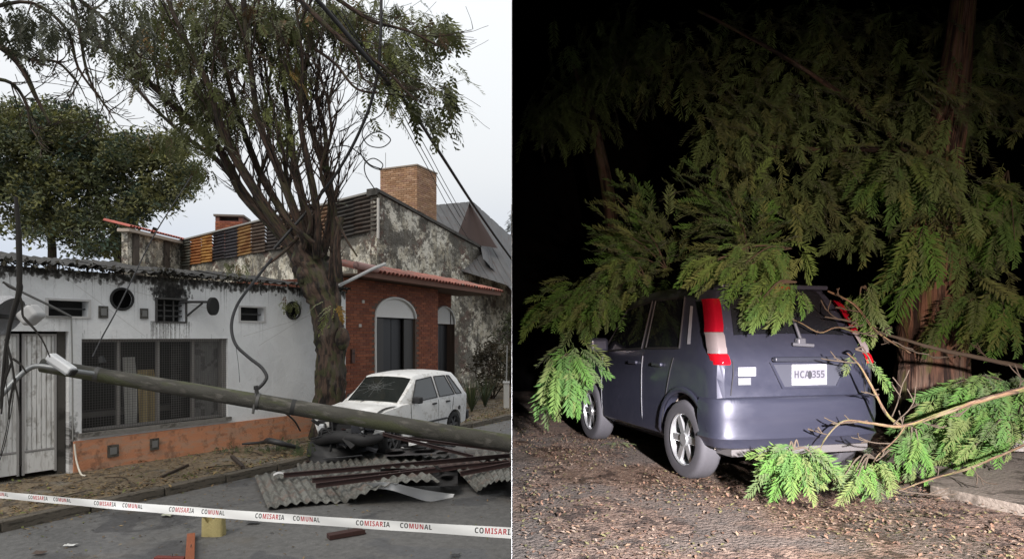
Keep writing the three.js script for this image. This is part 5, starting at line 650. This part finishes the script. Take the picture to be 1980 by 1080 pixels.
// ---------------------------------------------------------------- warning tape
{
  const a = P(-60, 950, 7.2), b = P(989, 1030, 4.55); b.x = -0.002; const L = a.distanceTo(b), wd = 0.076;
  const tt = canvas(1024, 72, (c, w, h) => { c.fillStyle = '#f0f0ee'; c.fillRect(0, 0, w, h); c.font = 'bold 52px sans-serif'; c.textBaseline = 'middle'; const put = (t, x) => { let i = 0; for (const ch of t) { c.fillStyle = i < 2 || i > t.length - 3 ? '#1b1718' : '#b3222a'; c.fillText(ch, x, h * 0.44); x += c.measureText(ch).width + 3; i++; } }; put('COMISARIA', 20); put('COMUNAL', 420); });
  tt.wrapS = THREE.RepeatWrapping;
  const N = 120, o = thing('warning_tape', 'white warning tape with red and black lettering stretched over the road', 'tape', a); const rep = 6.3;
  const g = surf(N, 4, (u, v) => { const p = a.clone().lerp(b, u); p.y -= 0.10 * u * (1 - u); const tw = 0.25 * Math.sin(u * 9) * Math.sin(u * 3.1); const h = (v - 0.5) * wd; return [p.add(V(0.02 * h, h * Math.cos(tw), h * Math.sin(tw) + 0.004 * Math.sin(v * 3 + u * 40))).sub(a), u * rep, v]; });
  part(o, 'ribbon', g, M(0.95, 0.95, 0.95, { map: tt, roughness: 0.4, transmission: 0.0 }));
}
const LAMP_I = 420;
// ================================================================ the night place beyond the partition
const litT = dtex(1024, 1024, (u, v) => { const n = fbm(u, v, 5, 5, 201, 0.6), f = fbm(u, v, 70, 3, 203), g = fbm(u, v, 26, 4, 207, 0.6); let c = mixc([0.17, 0.115, 0.085], [0.27, 0.19, 0.145], n); c = mixc(c, [0.33, 0.24, 0.18], sstep(0.54, 0.7, f)); c = mixc(c, [0.05, 0.034, 0.026], sstep(0.50, 0.66, g) * 0.85); return mixc(c, [0.17, 0.15, 0.13], sstep(0.55, 0.68, fbm(u, v, 4, 4, 209)) * 0.7); });
const litR = dtex(512, 512, (u, v) => 0.88 - 0.5 * sstep(0.5, 0.62, fbm(u, v, 5, 5, 211, 0.55)), { srgb: false });
{ const g = surf(60, 80, (u, v) => { const x = 0.003 + u * (SKYX - 0.006), z = SKYB - v * (SKYB + SKYD); return [V(x, NG + 0.02 * (vnoise(x * 1.3, z * 1.3 + 50, 999, 5) - 0.5), z), x, z]; }); struct('ground', g, M(0.8, 0.8, 0.8, { map: clone(litT, 0.45, 0.45), roughness: 1, roughnessMap: clone(litR, 0.2, 0.2), bumpMap: bump(2.2), bumpScale: 0.02 })); }
const n2 = (px, py, y = 0) => G(px, py, NG + y);
{ const p = [[1735, 893], [1990, 872], [1990, 978], [1800, 938]].map(a => n2(a[0], a[1], 0.06)); const g = prism(p.map(a => [a.x, -a.z]), 0.09); g.rotateX(-Math.PI / 2); g.translate(0, NG + 0.06, 0); struct('kerb_ramp', g, M(0.9, 0.82, 0.74, { map: clone(concT, 0.8, 0.8), roughness: 0.8, bumpMap: bump(2), bumpScale: 0.006 })); }
{ // leaf litter
  const cols = [C(0.22, 0.13, 0.085), C(0.16, 0.095, 0.065), C(0.25, 0.17, 0.11), C(0.11, 0.07, 0.05), C(0.17, 0.16, 0.07), C(0.26, 0.20, 0.15)], mats = [], cc = [];
  for (let i = 0; i < 26000; i++) { const d = rr(2.9, 8.5), x = rr(0.05, d * 0.85), y = NG + rr(0.006, 0.02), cl = vnoise(x * 1.6, d * 1.6, 999, 12); if (rnd() > cl * 1.6 - 0.15) continue; mats.push(xf(V(x, y, -d), new THREE.Quaternion().setFromEuler(new THREE.Euler(rr(-0.35, 0.35), rr(0, 6.28), rr(-0.35, 0.35))), rr(0.01, 0.04))); cc.push(cols[Math.floor(rnd() * 6)]); }
  const o = inst(scene, 'leaf_litter', leafGeo, M(1, 1, 1, { roughness: 0.75 }), mats, cc); o.userData = { kind: 'stuff', label: 'brown wet leaf litter over the ground around the dark car', category: 'leaves' };
}
// flood lamp that lights the dark car, standing out of the picture beside the camera
{
  const o = thing('flood_lamp', 'work lamp on a tripod facing the dark car', 'lamp', V(1.3, NG, 1.1)); const dkI = M(0.03, 0.03, 0.03, { roughness: 0.6 }); part(o, 'pole', tube([V(0, 0.4, 0), V(0, 1.5, 0)], 0.018, 8), dkI); for (let i = 0; i < 3; i++) { const a = i * 2.1 + 0.4; part(o, 'leg', tube([V(0, 0.75, 0), V(Math.cos(a) * 0.4, 0.01, Math.sin(a) * 0.4)], 0.013, 6), dkI); }
  const hd = rbox(0.26, 0.2, 0.1, 0.02); hd.translate(0, 1.6, 0.06); part(o, 'housing', hd, M(0.5, 0.35, 0.03, { roughness: 0.5 })); const ln = rbox(0.22, 0.16, 0.012, 0.004); ln.translate(0, 1.6, 0.002); part(o, 'lamp_lens', ln, M(0.9, 0.9, 0.9, { emissive: C(1, 0.97, 0.9), emissiveIntensity: 2 }));
  const beamL = new THREE.SpotLight(0xf8f7ff, LAMP_I, 40, 58 * Math.PI / 180, 0.10, 2); beamL.position.set(1.3, NG + 1.6, 1.08); const el = -61 * Math.PI / 180; beamL.target.position.set(1.3 + 0.12 * Math.cos(el) * 10, NG + 1.6 + Math.sin(el) * 10, 1.08 - Math.cos(el) * 10); beamL.castShadow = true; beamL.shadow.radius = 4; beamL.name = 'flood_beam'; scene.add(beamL, beamL.target);
  const spill = new THREE.SpotLight(0xffd9c4, LAMP_I * 0.29, 40, 30.5 * Math.PI / 180, 1, 2); spill.position.set(1.3, NG + 1.62, 1.07); spill.target.position.set(3.3, NG + 0.1, -8); spill.castShadow = true; spill.shadow.radius = 4; spill.name = 'flood_spill'; scene.add(spill, spill.target);
}
// ---------------------------------------------------------------- dark blue hatchback under the fallen branches
const hdN = V(-0.25, 0, -0.968), carO = V(2.04, NG, -4.58);
const night = thing('dark_car', 'dark blue grey hatchback seen from behind under fallen branches', 'car', carO, Math.atan2(-hdN.z, hdN.x));
{
  const st = [[0, .36, .86, .84, .595, .60, .545, .01], [.03, .30, .95, .90, .64, .635, .565, .01], [.07, .28, 1.00, .93, .655, .645, .56, .01], [.16, .26, 1.18, .94, .66, .645, .535, .012], [.26, .25, 1.36, .945, .66, .645, .505, .015], [.33, .24, 1.44, .945, .66, .645, .49, .02], [.6, .24, 1.475, .94, .66, .645, .49, .03], [1.2, .24, 1.48, .925, .66, .645, .50, .03], [1.6, .24, 1.45, .91, .66, .643, .505, .03], [1.78, .24, 1.40, .905, .66, .64, .505, .025], [2.22, .24, 1.06, .90, .655, .635, .54, .02], [2.36, .24, .97, .885, .65, .63, .55, .015], [2.75, .26, .86, .83, .63, .60, .5, .02], [2.92, .3, .72, .70, .56, .54, .45, .02]];
  const b = carBody(st, [0.46, 2.36], 0.295, 0.575);
  const dustT = dtex(512, 512, (u, v) => { const n = fbm(u, v, 10, 6, 231, 0.65); return mixc([0.95, 0.95, 0.97], [1.0, 0.98, 0.95], n).map(c => clamp(c * (0.86 + 0.2 * n))); }), dustR = dtex(512, 512, (u, v) => 0.55 + 0.45 * fbm(u, v, 14, 6, 233, 0.65), { srgb: false });
  { const p = b.geo.attributes.position, uv = new Float32Array(p.count * 2); for (let i = 0; i < p.count; i++) { uv[2 * i] = p.getX(i) + p.getZ(i); uv[2 * i + 1] = p.getY(i) + 0.3 * p.getX(i); } b.geo.setAttribute('uv', new THREE.BufferAttribute(uv, 2)); }
  const M_p = M(0.042, 0.046, 0.07, { map: clone(dustT, 1.2, 1.2), roughnessMap: clone(dustR, 1.2, 1.2), roughness: 0.55, metalness: 0.25, clearcoat: 0.7, clearcoatRoughness: 0.12 });
  part(night, 'body', b.geo, M_p);
  const glass = M(0.008, 0.009, 0.011, { roughness: 0.05, ior: 1.52 });
  for (const sg of [-1, 1]) {
    const win = (a) => quadPatch(b.side(a[0], 0.08, sg, 0.005), b.side(a[1], 0.08, sg, 0.005), b.side(a[2], 0.95, sg, 0.005), b.side(a[3], 0.95, sg, 0.005));
    for (const [n, a] of [['rear_door_window', [0.55, 1.12, 1.16, 0.68]], ['front_door_window', [1.2, 2.05, 1.72, 1.22]]]) { const w = part(night, n, win(a), glass); const q = [b.side(a[0], 0.08, sg, 0.006), b.side(a[1], 0.08, sg, 0.006), b.side(a[2], 0.95, sg, 0.006), b.side(a[3], 0.95, sg, 0.006)]; part(w, 'seal', [0, 1, 2, 3].map(i => tube([q[i], q[(i + 1) % 4]], 0.009, 4, 2)), M_trim); }
    part(night, 'pillar_strip', quadPatch(b.side(0.40, 0.15, sg, 0.007), b.side(0.45, 0.15, sg, 0.007), b.side(0.56, 0.8, sg, 0.007), b.side(0.52, 0.8, sg, 0.007)), M(0.30, 0.31, 0.34, { roughness: 0.3 }), 'pale strip on the rear pillar');
    for (const x of [0.72, 1.16, 2.06]) part(night, 'door_seam', tube([0.28, 0.4, 0.6, 0.8, 0.9].map(y => b.door(x + (x < 1 ? (0.62 - y) * 0.35 : 0), y, sg, 0.001)), 0.005, 4, 2), x > 1 ? M(0.12, 0.125, 0.14, { roughness: 0.4 }) : M_trim);
    for (const x of [0.86, 1.32]) { const p = b.door(x, 0.84, sg, 0.014), h = rbox(0.16, 0.032, 0.03, 0.012); h.translate(p.x, p.y, p.z); part(night, 'door_handle', h, M_p); }
    const mp = b.side(1.98, 0.1, sg, 0.1), mi = rbox(0.1, 0.14, 0.2, 0.04, 3); mi.translate(mp.x, mp.y + 0.05, mp.z); part(night, 'door_mirror', mi, M_p);
    const rimM = M(0.55, 0.57, 0.58, { roughness: 0.3, metalness: 0.7 }), tyN = M(0.07, 0.07, 0.078, { roughness: 0.75 });
    for (const x of [0.46, 2.36]) { wheel(night, x, 0.295, sg * 0.585, 0.295, sg, tyN, rimM, 6); }
    { const l = surf(16, 4, (u, v) => { const a = u * Math.PI * 1.06 - 0.1, r = 0.335; return V(0.46 + Math.cos(a) * r, 0.30 + Math.sin(a) * r, sg * (0.60 - v * 0.16)); }); part(night, 'wheel_arch_liner', l, M(0.42, 0.37, 0.32, { roughness: 0.9, bumpMap: bump(5), bumpScale: 0.004 }), 'mud caked wheel arch'); }
    { const l = surf(18, 2, (u, v) => { const a = u * Math.PI * 1.05 - 0.08, r = 0.345 + v * 0.045; const p = b.door(clamp(0.46 + Math.cos(a) * r, 0.05, 2.8), Math.max(0.27, 0.30 + Math.sin(a) * r), sg, 0.012 + 0.012 * Math.sin(v * Math.PI)); return p; }); part(night, 'wheel_arch_lip', l, M_p); }
    // tall tail lamp: red, clear, red
    const lamp = new THREE.Group(); lamp.name = 'tail_lamp'; night.add(lamp); const redM = M(0.42, 0.006, 0.014, { roughness: 0.15, clearcoat: 1 }), clr = M(0.22, 0.19, 0.19, { roughness: 0.2, clearcoat: 1 });
    const seg = (name, y0, y1, m) => { const pr = y => Math.max(-0.005, y < 1.0 ? (y - 0.86) * 0.5 : 0.07 + (y - 1.0) * 0.53); const zi = y => 0.56 - Math.max(0, y - 1.0) * 0.2, zo = y => 0.648 - Math.max(0, y - 1.0) * 0.22; const g = surf(10, 6, (u, v) => { const y = y0 + (y1 - y0) * v, t = u; const wrap = Math.pow(Math.max(0, t - 0.6) / 0.4, 2) * 0.11; return V(pr(y) - 0.026 + wrap + 0.014 * Math.pow(Math.abs(v - 0.5) * 2, 6), y, sg * (zi(y) + (zo(y) - zi(y)) * Math.min(1, t * 1.12))); }); part(lamp, name, g, m); };
    seg('brake_lens', 0.87, 0.945, redM); seg('indicator_lens', 0.947, 1.095, clr); seg('upper_lens', 1.097, 1.34, M(0.22, 0.004, 0.012, { roughness: 0.18, clearcoat: 1 }));
    const rf = rbox(0.02, 0.05, 0.12, 0.008); rf.translate(-0.085, 0.42, sg * 0.5); 
  }
  part(night, 'rear_window', surf(14, 8, (u, v) => { const p = b.top(0.105 + v * 0.195, (u * 2 - 1) * (0.84 - 0.06 * v), 0.006); p.x -= 0.004; return p; }), M(0.012, 0.013, 0.016, { roughness: 0.06, ior: 1.52 }));
  part(night, 'windscreen', surf(12, 8, (u, v) => b.top(2.2 - v * 0.4, (u * 2 - 1) * 0.9, 0.006)), glass);
  const spo = rbox(0.12, 0.035, 0.92, 0.015); spo.rotateZ(0.1); spo.translate(0.31, 1.44, 0); part(night, 'roof_spoiler', spo, M_p); const bl = rbox(0.02, 0.025, 0.17, 0.006); bl.translate(0.244, 1.425, 0.02); part(night, 'high_brake_lamp', bl, M(0.4, 0.008, 0.02, { roughness: 0.2 }));
  // bumper wrapping the tail
  const bump2 = surf(48, 9, (u, v) => { const a = (u - 0.5) * Math.PI * 1.02, c = Math.sin(a), s = Math.cos(a); const prof = [[.285, -.06], [.30, -.015], [.34, .0], [.365, .016], [.40, .004], [.50, .014], [.60, .01], [.632, .0], [.645, -.02], [.648, -.07]][Math.round(v * 9)]; const zz = Math.sign(c) * Math.pow(Math.abs(c), 0.42) * (0.668 + prof[1]), xx = 0.22 - Math.pow(Math.max(0, s), 0.36) * (0.285 + prof[1]); return V(xx, prof[0], zz); }); part(night, 'bumper', toCreasedNormals(bump2, 0.7), M_p);
  part(night, 'bumper_underside', box(-0.02, 0.2, 0.24, 0.29, -0.56, 0.56), M(0.12, 0.115, 0.115, { roughness: 0.6 }), 'pale underside strip');
  // hatch: number plate in its recess, handle bar, stickers, wiper, seam
  const X0 = -0.004; const tr = prism([[-0.25, .885], [0.41, .885], [0.31, .70], [-0.15, .70]], 0.012, [[[-0.225, .87], [0.385, .87], [0.295, .713], [-0.135, .713]]]); tr.rotateY(-Math.PI / 2); tr.translate(X0 - 0.012, 0, 0); part(night, 'plate_recess_rim', tr, M_p);
  const rc = prism([[-0.225, .87], [0.385, .87], [0.295, .713], [-0.135, .713]], 0.004); rc.rotateY(-Math.PI / 2); rc.translate(X0 - 0.004, 0, 0); part(night, 'plate_recess', rc, M(0.05, 0.054, 0.07, { roughness: 0.5 }));
  const hb = rbox(0.045, 0.035, 0.62, 0.012); hb.translate(X0 - 0.02, 0.905, 0.08); part(night, 'handle_bar', hb, M(0.03, 0.033, 0.045, { roughness: 0.4 }));
  const pt = canvas(512, 240, (c, w, h) => { c.fillStyle = '#b4b6c0'; c.fillRect(0, 0, w, h); c.fillStyle = '#77787f'; c.fillRect(14, 54, w - 28, h - 110); c.fillStyle = '#f2f3f6'; c.font = 'bold 118px sans-serif'; c.textBaseline = 'middle'; c.textAlign = 'center'; c.fillStyle = '#44444c'; c.fillText('HCA', 138, 116); c.fillText('355', 386, 116); c.fillStyle = '#3c3d42'; c.beginPath(); c.ellipse(258, 122, 34, 50, 0, 0, 7); c.fill(); });
  const pl = new THREE.PlaneGeometry(0.285, 0.142); pl.rotateY(-Math.PI / 2); pl.translate(X0 - 0.0135, 0.795, 0.07); const pb = rbox(0.006, 0.146, 0.289, 0.003); pb.translate(X0 - 0.0095, 0.795, 0.07); const np = part(night, 'number_plate', pb, M(0.5, 0.5, 0.52)); part(np, 'plate_face', pl, M(1, 1, 1, { map: pt, roughness: 0.4 }));
  for (const [z, y, w, h, m] of [[-0.43, 0.822, 0.14, 0.062, M(0.32, 0.33, 0.36, { roughness: 0.4 })], [-0.45, 0.755, 0.10, 0.05, M(0.16, 0.17, 0.18, { roughness: 0.4 })]]) { const s = rbox(0.004, h, w, 0.0015); s.translate(X0 - 0.004, y, z); part(night, 'badge', s, m); }
  part(night, 'hatch_seam', [tube([V(-0.004, .66, -.555), V(-0.004, .86, -.535), V(0.04, 0.94, -.535)], 0.004, 4, 3), tube([V(-0.004, .66, .555), V(-0.004, .86, .535), V(0.04, 0.94, .535)], 0.004, 4, 3)], M_trim);
  const wp = new THREE.Group(); wp.name = 'rear_wiper'; night.add(wp); part(wp, 'pivot', (() => { const g = rbox(0.05, 0.05, 0.07, 0.015); g.translate(0.055, 1.03, 0.05); return g; })(), M(0.10, 0.105, 0.12, { roughness: 0.4 })); part(wp, 'arm', tube([V(0.05, 1.04, 0.05), V(0.10, 1.18, 0.03), V(0.18, 1.33, 0.02)], [0.014, 0.011, 0.008], 6), M(0.08, 0.085, 0.1, { roughness: 0.45 })); part(wp, 'base_bar', tube([V(0.045, 1.01, -0.02), V(0.045, 1.0, 0.15)], 0.014, 6), M(0.1, 0.105, 0.12));
  const ex = tube([V(-0.03, 0.2, -0.2), V(0.3, 0.2, -0.2)], 0.03, 8); part(night, 'exhaust', ex, M(0.2, 0.2, 0.2, { metalness: 0.6 })); part(night, 'underbody', box(0.2, 2.7, 0.2, 0.26, -0.5, 0.5), M(0.01, 0.01, 0.01));
}
// ---------------------------------------------------------------- fallen branches with feathery leaves; every leaf its own piece
const NL = [leafM(0.08, 0.20, 0.025), leafM(0.11, 0.195, 0.035), leafM(0.07, 0.165, 0.03), leafM(0.14, 0.19, 0.05), leafM(0.10, 0.155, 0.05)];   // one species: one set of leaf greens everywhere
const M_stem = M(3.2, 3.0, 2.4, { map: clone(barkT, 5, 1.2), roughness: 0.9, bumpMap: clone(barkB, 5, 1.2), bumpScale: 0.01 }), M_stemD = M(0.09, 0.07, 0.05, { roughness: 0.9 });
function branch(label, cx, cy, d, sx, sy, sd, n, size, pal, o = {}) {   // centre, spread in photo pixels and metres of depth
  const c = P(cx, cy, d), g = thing('fallen_branch', label, 'branch', c, 0, 'fallen feathery branches around the dark car'), m = NL, k = d / F, root = o.root ? P(...o.root).sub(c) : V(0, 0.1, -0.2), ns = o.stems ?? 5;
  const tips = []; for (let i = 0; i < ns; i++) { const e = V(gauss() * sx * k * 0.8, -gauss() * sy * k * 0.8, gauss() * sd * 0.8); tips.push(e); part(g, 'stem', tube([root, root.clone().lerp(e, 0.5).add(V(0, 0.06, 0)), e], [0.008, 0.006, 0.003], 5, 4), M_stemD); }
  for (let i = 0; i < n * (pal === 'fresh' ? 1 : 1.35); i++) {
    const a = tips[i % ns], t = rr(0.1, 1), p = root.clone().lerp(a, t).add(V(gauss() * sx * k * 0.45, -gauss() * sy * k * 0.45, gauss() * sd * 0.45));
    const out = p.clone().sub(root); out.y *= 0.6; out.normalize(); const dir = out.multiplyScalar(0.9).add(V(gauss() * 0.5, (o.hang ?? -0.6) + gauss() * 0.35, gauss() * 0.4 + 0.15));
    const f = part(g, 'frond', FRONDS[Math.floor(rnd() * 6)], m[Math.floor(rnd() * m.length)]); let y = c.y + p.y; if (y < NG + 0.05) p.y = NG + 0.05 - c.y; const s = size * rr(0.6, 1.1); const D = dir.normalize(); if (c.y + p.y + D.y * s * 1.1 < NG + 0.02) D.y = Math.max(D.y, (NG + 0.03 - c.y - p.y) / s * 0.8);
    f.position.copy(p); f.quaternion.setFromRotationMatrix(basis(D, V(gauss() * 0.5, 0.8, 0.7 + gauss() * 0.4))); f.scale.setScalar(s);
  }
  return g;
}
branch('bright green branch hanging beside the front wheel', 1098, 730, 5.5, 46, 48, 0.2, 85, 0.34, 'fresh', { root: [1110, 685, 5.7], hang: -1.4 });
branch('dull olive foliage lying left of the dark car bonnet', 1105, 600, 6.1, 75, 55, 0.35, 110, 0.27, 'olive', { root: [1180, 560, 6.3], hang: -0.3 });
branch('olive foliage mass standing above the dark car roof', 1225, 420, 6.6, 75, 85, 0.45, 150, 0.30, 'olive', { root: [1290, 520, 6.6], hang: 0.2 });
branch('olive leaves resting against the front pillar of the dark car', 1180, 520, 6.2, 60, 45, 0.3, 80, 0.27, 'olive', { root: [1250, 540, 6.3], hang: -0.2 });
branch('green leaves lying over the rear window of the dark car', 1430, 520, 4.75, 70, 34, 0.2, 90, 0.25, 'mid', { root: [1530, 480, 5.0], hang: -0.5 });
branch('green spray hanging down across the left of the rear window', 1470, 585, 4.55, 55, 26, 0.12, 46, 0.22, 'mid', { root: [1540, 545, 4.6], hang: -0.7 });
branch('dim foliage rising behind the dark car roof', 1400, 400, 6.2, 85, 60, 0.4, 120, 0.30, 'olive', { root: [1450, 500, 6.2], hang: 0.0 });
branch('drooping green leaves in front of the broad trunk', 1795, 490, 6.1, 45, 30, 0.2, 34, 0.48, 'mid', { root: [1790, 440, 6.2], hang: -1.3 });
branch('yellowish green leaves above the drooping cluster at the trunk', 1740, 350, 6.4, 75, 40, 0.35, 60, 0.40, 'mid', { root: [1750, 300, 6.6], hang: -0.8 });
branch('blue green foliage at the right edge above the trunk', 1935, 430, 6.2, 45, 90, 0.3, 70, 0.36, 'mid', { root: [1950, 330, 6.4], hang: -0.9 });
branch('green foliage right of the broad trunk foot', 1915, 610, 6.0, 45, 45, 0.3, 60, 0.33, 'mid', { root: [1935, 560, 6.2], hang: -0.9 });
branch('green sprig hanging over the right rear pillar of the dark car', 1690, 610, 4.75, 24, 36, 0.12, 24, 0.24, 'mid', { root: [1670, 555, 4.8], hang: -1.0, stems: 3 });
branch('bright leaves piled right of the dark car bumper', 1825, 760, 5.2, 75, 48, 0.3, 150, 0.30, 'fresh', { root: [1950, 740, 5.4], hang: -0.5, stem: M_stem });
branch('bright leaves low at the right edge on the kerb ramp', 1880, 825, 4.9, 70, 34, 0.25, 110, 0.28, 'fresh', { root: [1970, 800, 5.1], hang: -0.4, stem: M_stem });
branch('bright green leaves on the ground under the dark car bumper', 1530, 888, 4.0, 58, 26, 0.1, 85, 0.22, 'fresh', { root: [1535, 868, 4.0], hang: -0.6, stem: M_stem });
branch('small bright leaves on the ground at the right rear wheel', 1660, 912, 3.95, 46, 16, 0.1, 46, 0.18, 'fresh', { root: [1690, 885, 4.1], hang: -0.4, stem: M_stem });
branch('single bright sprig across the right of the tailgate', 1695, 715, 4.45, 20, 16, 0.04, 5, 0.22, 'fresh', { root: [1655, 675, 4.42], hang: -0.9, stems: 2, stem: M_stem });
branch('grey green leaves under the right bumper corner', 1760, 860, 4.5, 20, 20, 0.1, 20, 0.2, 'mid', { root: [1765, 830, 4.5], hang: -1.2, stems: 3 });
// long bare boughs lying across the tail of the car
for (const [label, pts, r] of [
  ['long pale bough reaching in from the right over the bumper', [[2000, 748, 4.5], [1900, 775, 4.42], [1820, 800, 4.38], [1745, 822, 4.36], [1680, 813, 4.34], [1630, 818, 4.33], [1600, 845, 4.32], [1585, 870, 4.3]], [0.03, 0.024, 0.02, 0.018, 0.012, 0.009, 0.007, 0.004]],
  ['thin bough slanting up over the number plate', [[1745, 822, 4.36], [1720, 800, 4.38], [1690, 750, 4.4], [1660, 705, 4.42], [1640, 680, 4.44]], [0.016, 0.014, 0.012, 0.009, 0.005]],
  ['thin bough lying on the ground before the kerb ramp', [[2000, 850, 4.5], [1930, 880, 4.3], [1870, 905, 4.2], [1800, 928, 4.1], [1740, 947, 4.05]], [0.014, 0.012, 0.011, 0.009, 0.005]],
  ['dark bough passing below the broad trunk', [[2000, 715, 5.6], [1900, 695, 5.5], [1820, 680, 5.4], [1740, 655, 5.2], [1690, 640, 4.9], [1640, 620, 4.75], [1600, 612, 4.7]], [0.03, 0.026, 0.022, 0.018, 0.014, 0.01, 0.006]],
  ['thin twig hanging across the rear window', [[1660, 640, 4.66], [1620, 632, 4.66], [1585, 640, 4.64], [1545, 625, 4.62], [1500, 605, 4.62]], [0.008, 0.008, 0.007, 0.006, 0.004]],
  ['twig falling from the bough to the right rear wheel', [[1750, 825, 4.36], [1730, 850, 4.3], [1700, 885, 4.2], [1680, 905, 4.1]], [0.01, 0.009, 0.007, 0.004]],
  ['pair of twigs curving over the right rear pillar', [[1600, 560, 4.85], [1650, 590, 4.75], [1690, 630, 4.7], [1720, 655, 4.7], [1760, 680, 4.8]], [0.01, 0.011, 0.011, 0.01, 0.008]],
]) { const w = pts.map(p => P(...p)), o = thing('bough', label, 'branch', w[0], 0, 'bare boughs lying against the dark car'); part(o, 'wood', tube(w.map(p => p.clone().sub(w[0]).add(V(gauss() * 0.012, gauss() * 0.012, 0))), r.map(v => v * 0.68), 8, 6, 0.5), label.startsWith('dark') ? M_stemD : M_stem); const tw = [], an = []; for (let i = 1; i < w.length; i++) for (let k = 0; k < 1; k++) grow(tw, an, w[i].clone().sub(w[0]).lerp(w[i - 1].clone().sub(w[0]), rnd()), V(gauss(), gauss() * 0.5, gauss() * 0.4), rr(0.08, 0.25), 0.005, 1); part(o, 'twigs', tw, M_stemD); }
// yellow leaf bundle and pale stones
{ const o = thing('yellow_debris', 'flat yellow leaf bundle on the ground behind the front wheel', 'debris', n2(1200, 862)); for (let i = 0; i < 9; i++) { const f = part(o, 'leaf', FRONDS[i % 4], NL[3]); f.position.set(gauss() * 0.08, 0.02 + 0.02 * rnd(), gauss() * 0.04); f.rotation.y = rr(0, 6); f.scale.setScalar(0.12); } }
{ const o = thing('stone_block', 'pale rough stone block at the right edge by the bright leaves', 'stone', n2(1975, 872, 0.06)); const g = new THREE.BoxGeometry(0.42, 0.16, 0.3, 6, 4, 4); const p = g.attributes.position; for (let i = 0; i < p.count; i++) { p.setXYZ(i, p.getX(i) + 0.03 * vnoise(p.getY(i) * 20, p.getZ(i) * 14, 99, 3), p.getY(i) + 0.03 * vnoise(p.getX(i) * 14, p.getZ(i) * 14, 99, 4), p.getZ(i)); } g.translate(0, 0.09, 0); g.computeVertexNormals(); part(o, 'block', g, M(0.5, 0.46, 0.42, { bumpMap: bump(4), bumpScale: 0.01 })); }
// ---------------------------------------------------------------- the standing trees of the night place
{
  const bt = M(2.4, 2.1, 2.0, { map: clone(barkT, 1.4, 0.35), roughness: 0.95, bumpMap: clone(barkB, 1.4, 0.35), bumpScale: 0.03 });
  const o = thing('broad_tree', 'broad brown trunk with dim canopy behind the dark car', 'tree', P(1803, 820, 6.9).setY(NG)), q = (px, py, d = 6.9) => P(px, py, d).sub(o.position);
  part(o, 'trunk', tube([q(1806, 860).setY(-0.05), q(1804, 760), q(1803, 650), q(1803, 560), q(1808, 460), q(1815, 340), q(1840, 200), q(1860, 40), q(1870, -80)], [0.42, 0.36, 0.325, 0.30, 0.27, 0.22, 0.16, 0.12, 0.1], 28, 5, 0.22), bt);
  for (const a of [[[1812, 420], [1760, 300], [1650, 200], [1500, 100], [1350, 20]], [[1815, 340], [1700, 290], [1600, 290], [1450, 280]]]) part(o, 'limb', tube(a.map((p, i) => q(p[0], p[1], 6.9 + 0.15 * i)), a.map((_, i) => 0.04 * (1 - 0.7 * i / a.length)), 9, 5, 0.25), M_bark);
  const mats = [[], [], [], []], cols = [[], [], [], []];
  for (const [cx, cy, d, sx, sy, n, sz] of [[1440, 270, 7.2, 70, 60, 130, 0.34], [1520, 180, 7.6, 110, 60, 150, 0.36], [1380, 110, 8.2, 120, 60, 110, 0.38], [1700, 110, 8, 100, 70, 110, 0.4], [1640, 300, 7.2, 70, 70, 80, 0.4], [1560, 380, 7, 60, 50, 60, 0.34], [1950, 150, 7.6, 60, 70, 60, 0.4], [1740, 230, 7.4, 90, 50, 70, 0.4], [1600, 40, 8.4, 140, 40, 90, 0.4], [1810, 330, 6.4, 45, 60, 70, 0.4], [1840, 180, 6.9, 60, 60, 70, 0.4], [1880, 60, 7.4, 60, 40, 60, 0.4], [1660, 450, 6.6, 30, 30, 26, 0.3], [1900, 520, 6.5, 40, 50, 40, 0.36]]) for (let i = 0; i < n; i++) { const p = q(cx + gauss() * sx, cy + gauss() * sy, d + gauss() * 0.4), k = Math.floor(rnd() * 4), b = rr(0.6, 1.3); mats[k].push(new THREE.Matrix4().makeTranslation(p.x, p.y, p.z).multiply(basis(V(gauss() * 0.7, -0.45 + gauss() * 0.3, gauss() * 0.6 + 0.2), V(gauss() * 0.4, 0.8, 0.7))).scale(V(1, 1, 1).multiplyScalar(sz * rr(0.7, 1.25)))); cols[k].push(rnd() < 0.3 ? C(0.13 * b, 0.17 * b, 0.05 * b) : C(0.10 * b, 0.165 * b, 0.045 * b)); }
  for (let k = 0; k < 4; k++) inst(o, 'crown', FRONDS[k], leafM(1, 1, 1), mats[k], cols[k]);
}
{
  const o = thing('far_dim_tree', 'faint leafy tree in the dark at the left of the night view', 'tree', P(1150, 800, 9.5).setY(NG)), q = (px, py, d = 9.5) => P(px, py, d).sub(o.position), mats = [[], []], cols = [[], []]; part(o, 'trunk', tube([q(1180, 700).setY(0), q(1190, 560), q(1180, 400), q(1150, 250), q(1110, 120)], [0.14, 0.12, 0.1, 0.08, 0.04], 8), M_bark);
  for (const [cx, cy, sx, sy, n] of [[1110, 200, 55, 45, 110], [1170, 110, 70, 50, 110], [1050, 215, 35, 25, 40], [1240, 60, 60, 40, 60]]) for (let i = 0; i < n; i++) { const p = q(cx + gauss() * sx, cy + gauss() * sy, 9.5 + gauss() * 0.5), k = i % 2, b = rr(0.6, 1.2); mats[k].push(new THREE.Matrix4().makeTranslation(p.x, p.y, p.z).multiply(basis(V(gauss() * 0.7, -0.5, gauss() * 0.6), V(0, 0.8, 0.7))).scale(V(1, 1, 1).multiplyScalar(rr(0.3, 0.5)))); cols[k].push(C(0.10 * b, 0.165 * b, 0.045 * b)); } for (let k = 0; k < 2; k++) inst(o, 'crown', FRONDS[k + 1], leafM(1, 1, 1), mats[k], cols[k]);
}
renderer.render(scene, camera);
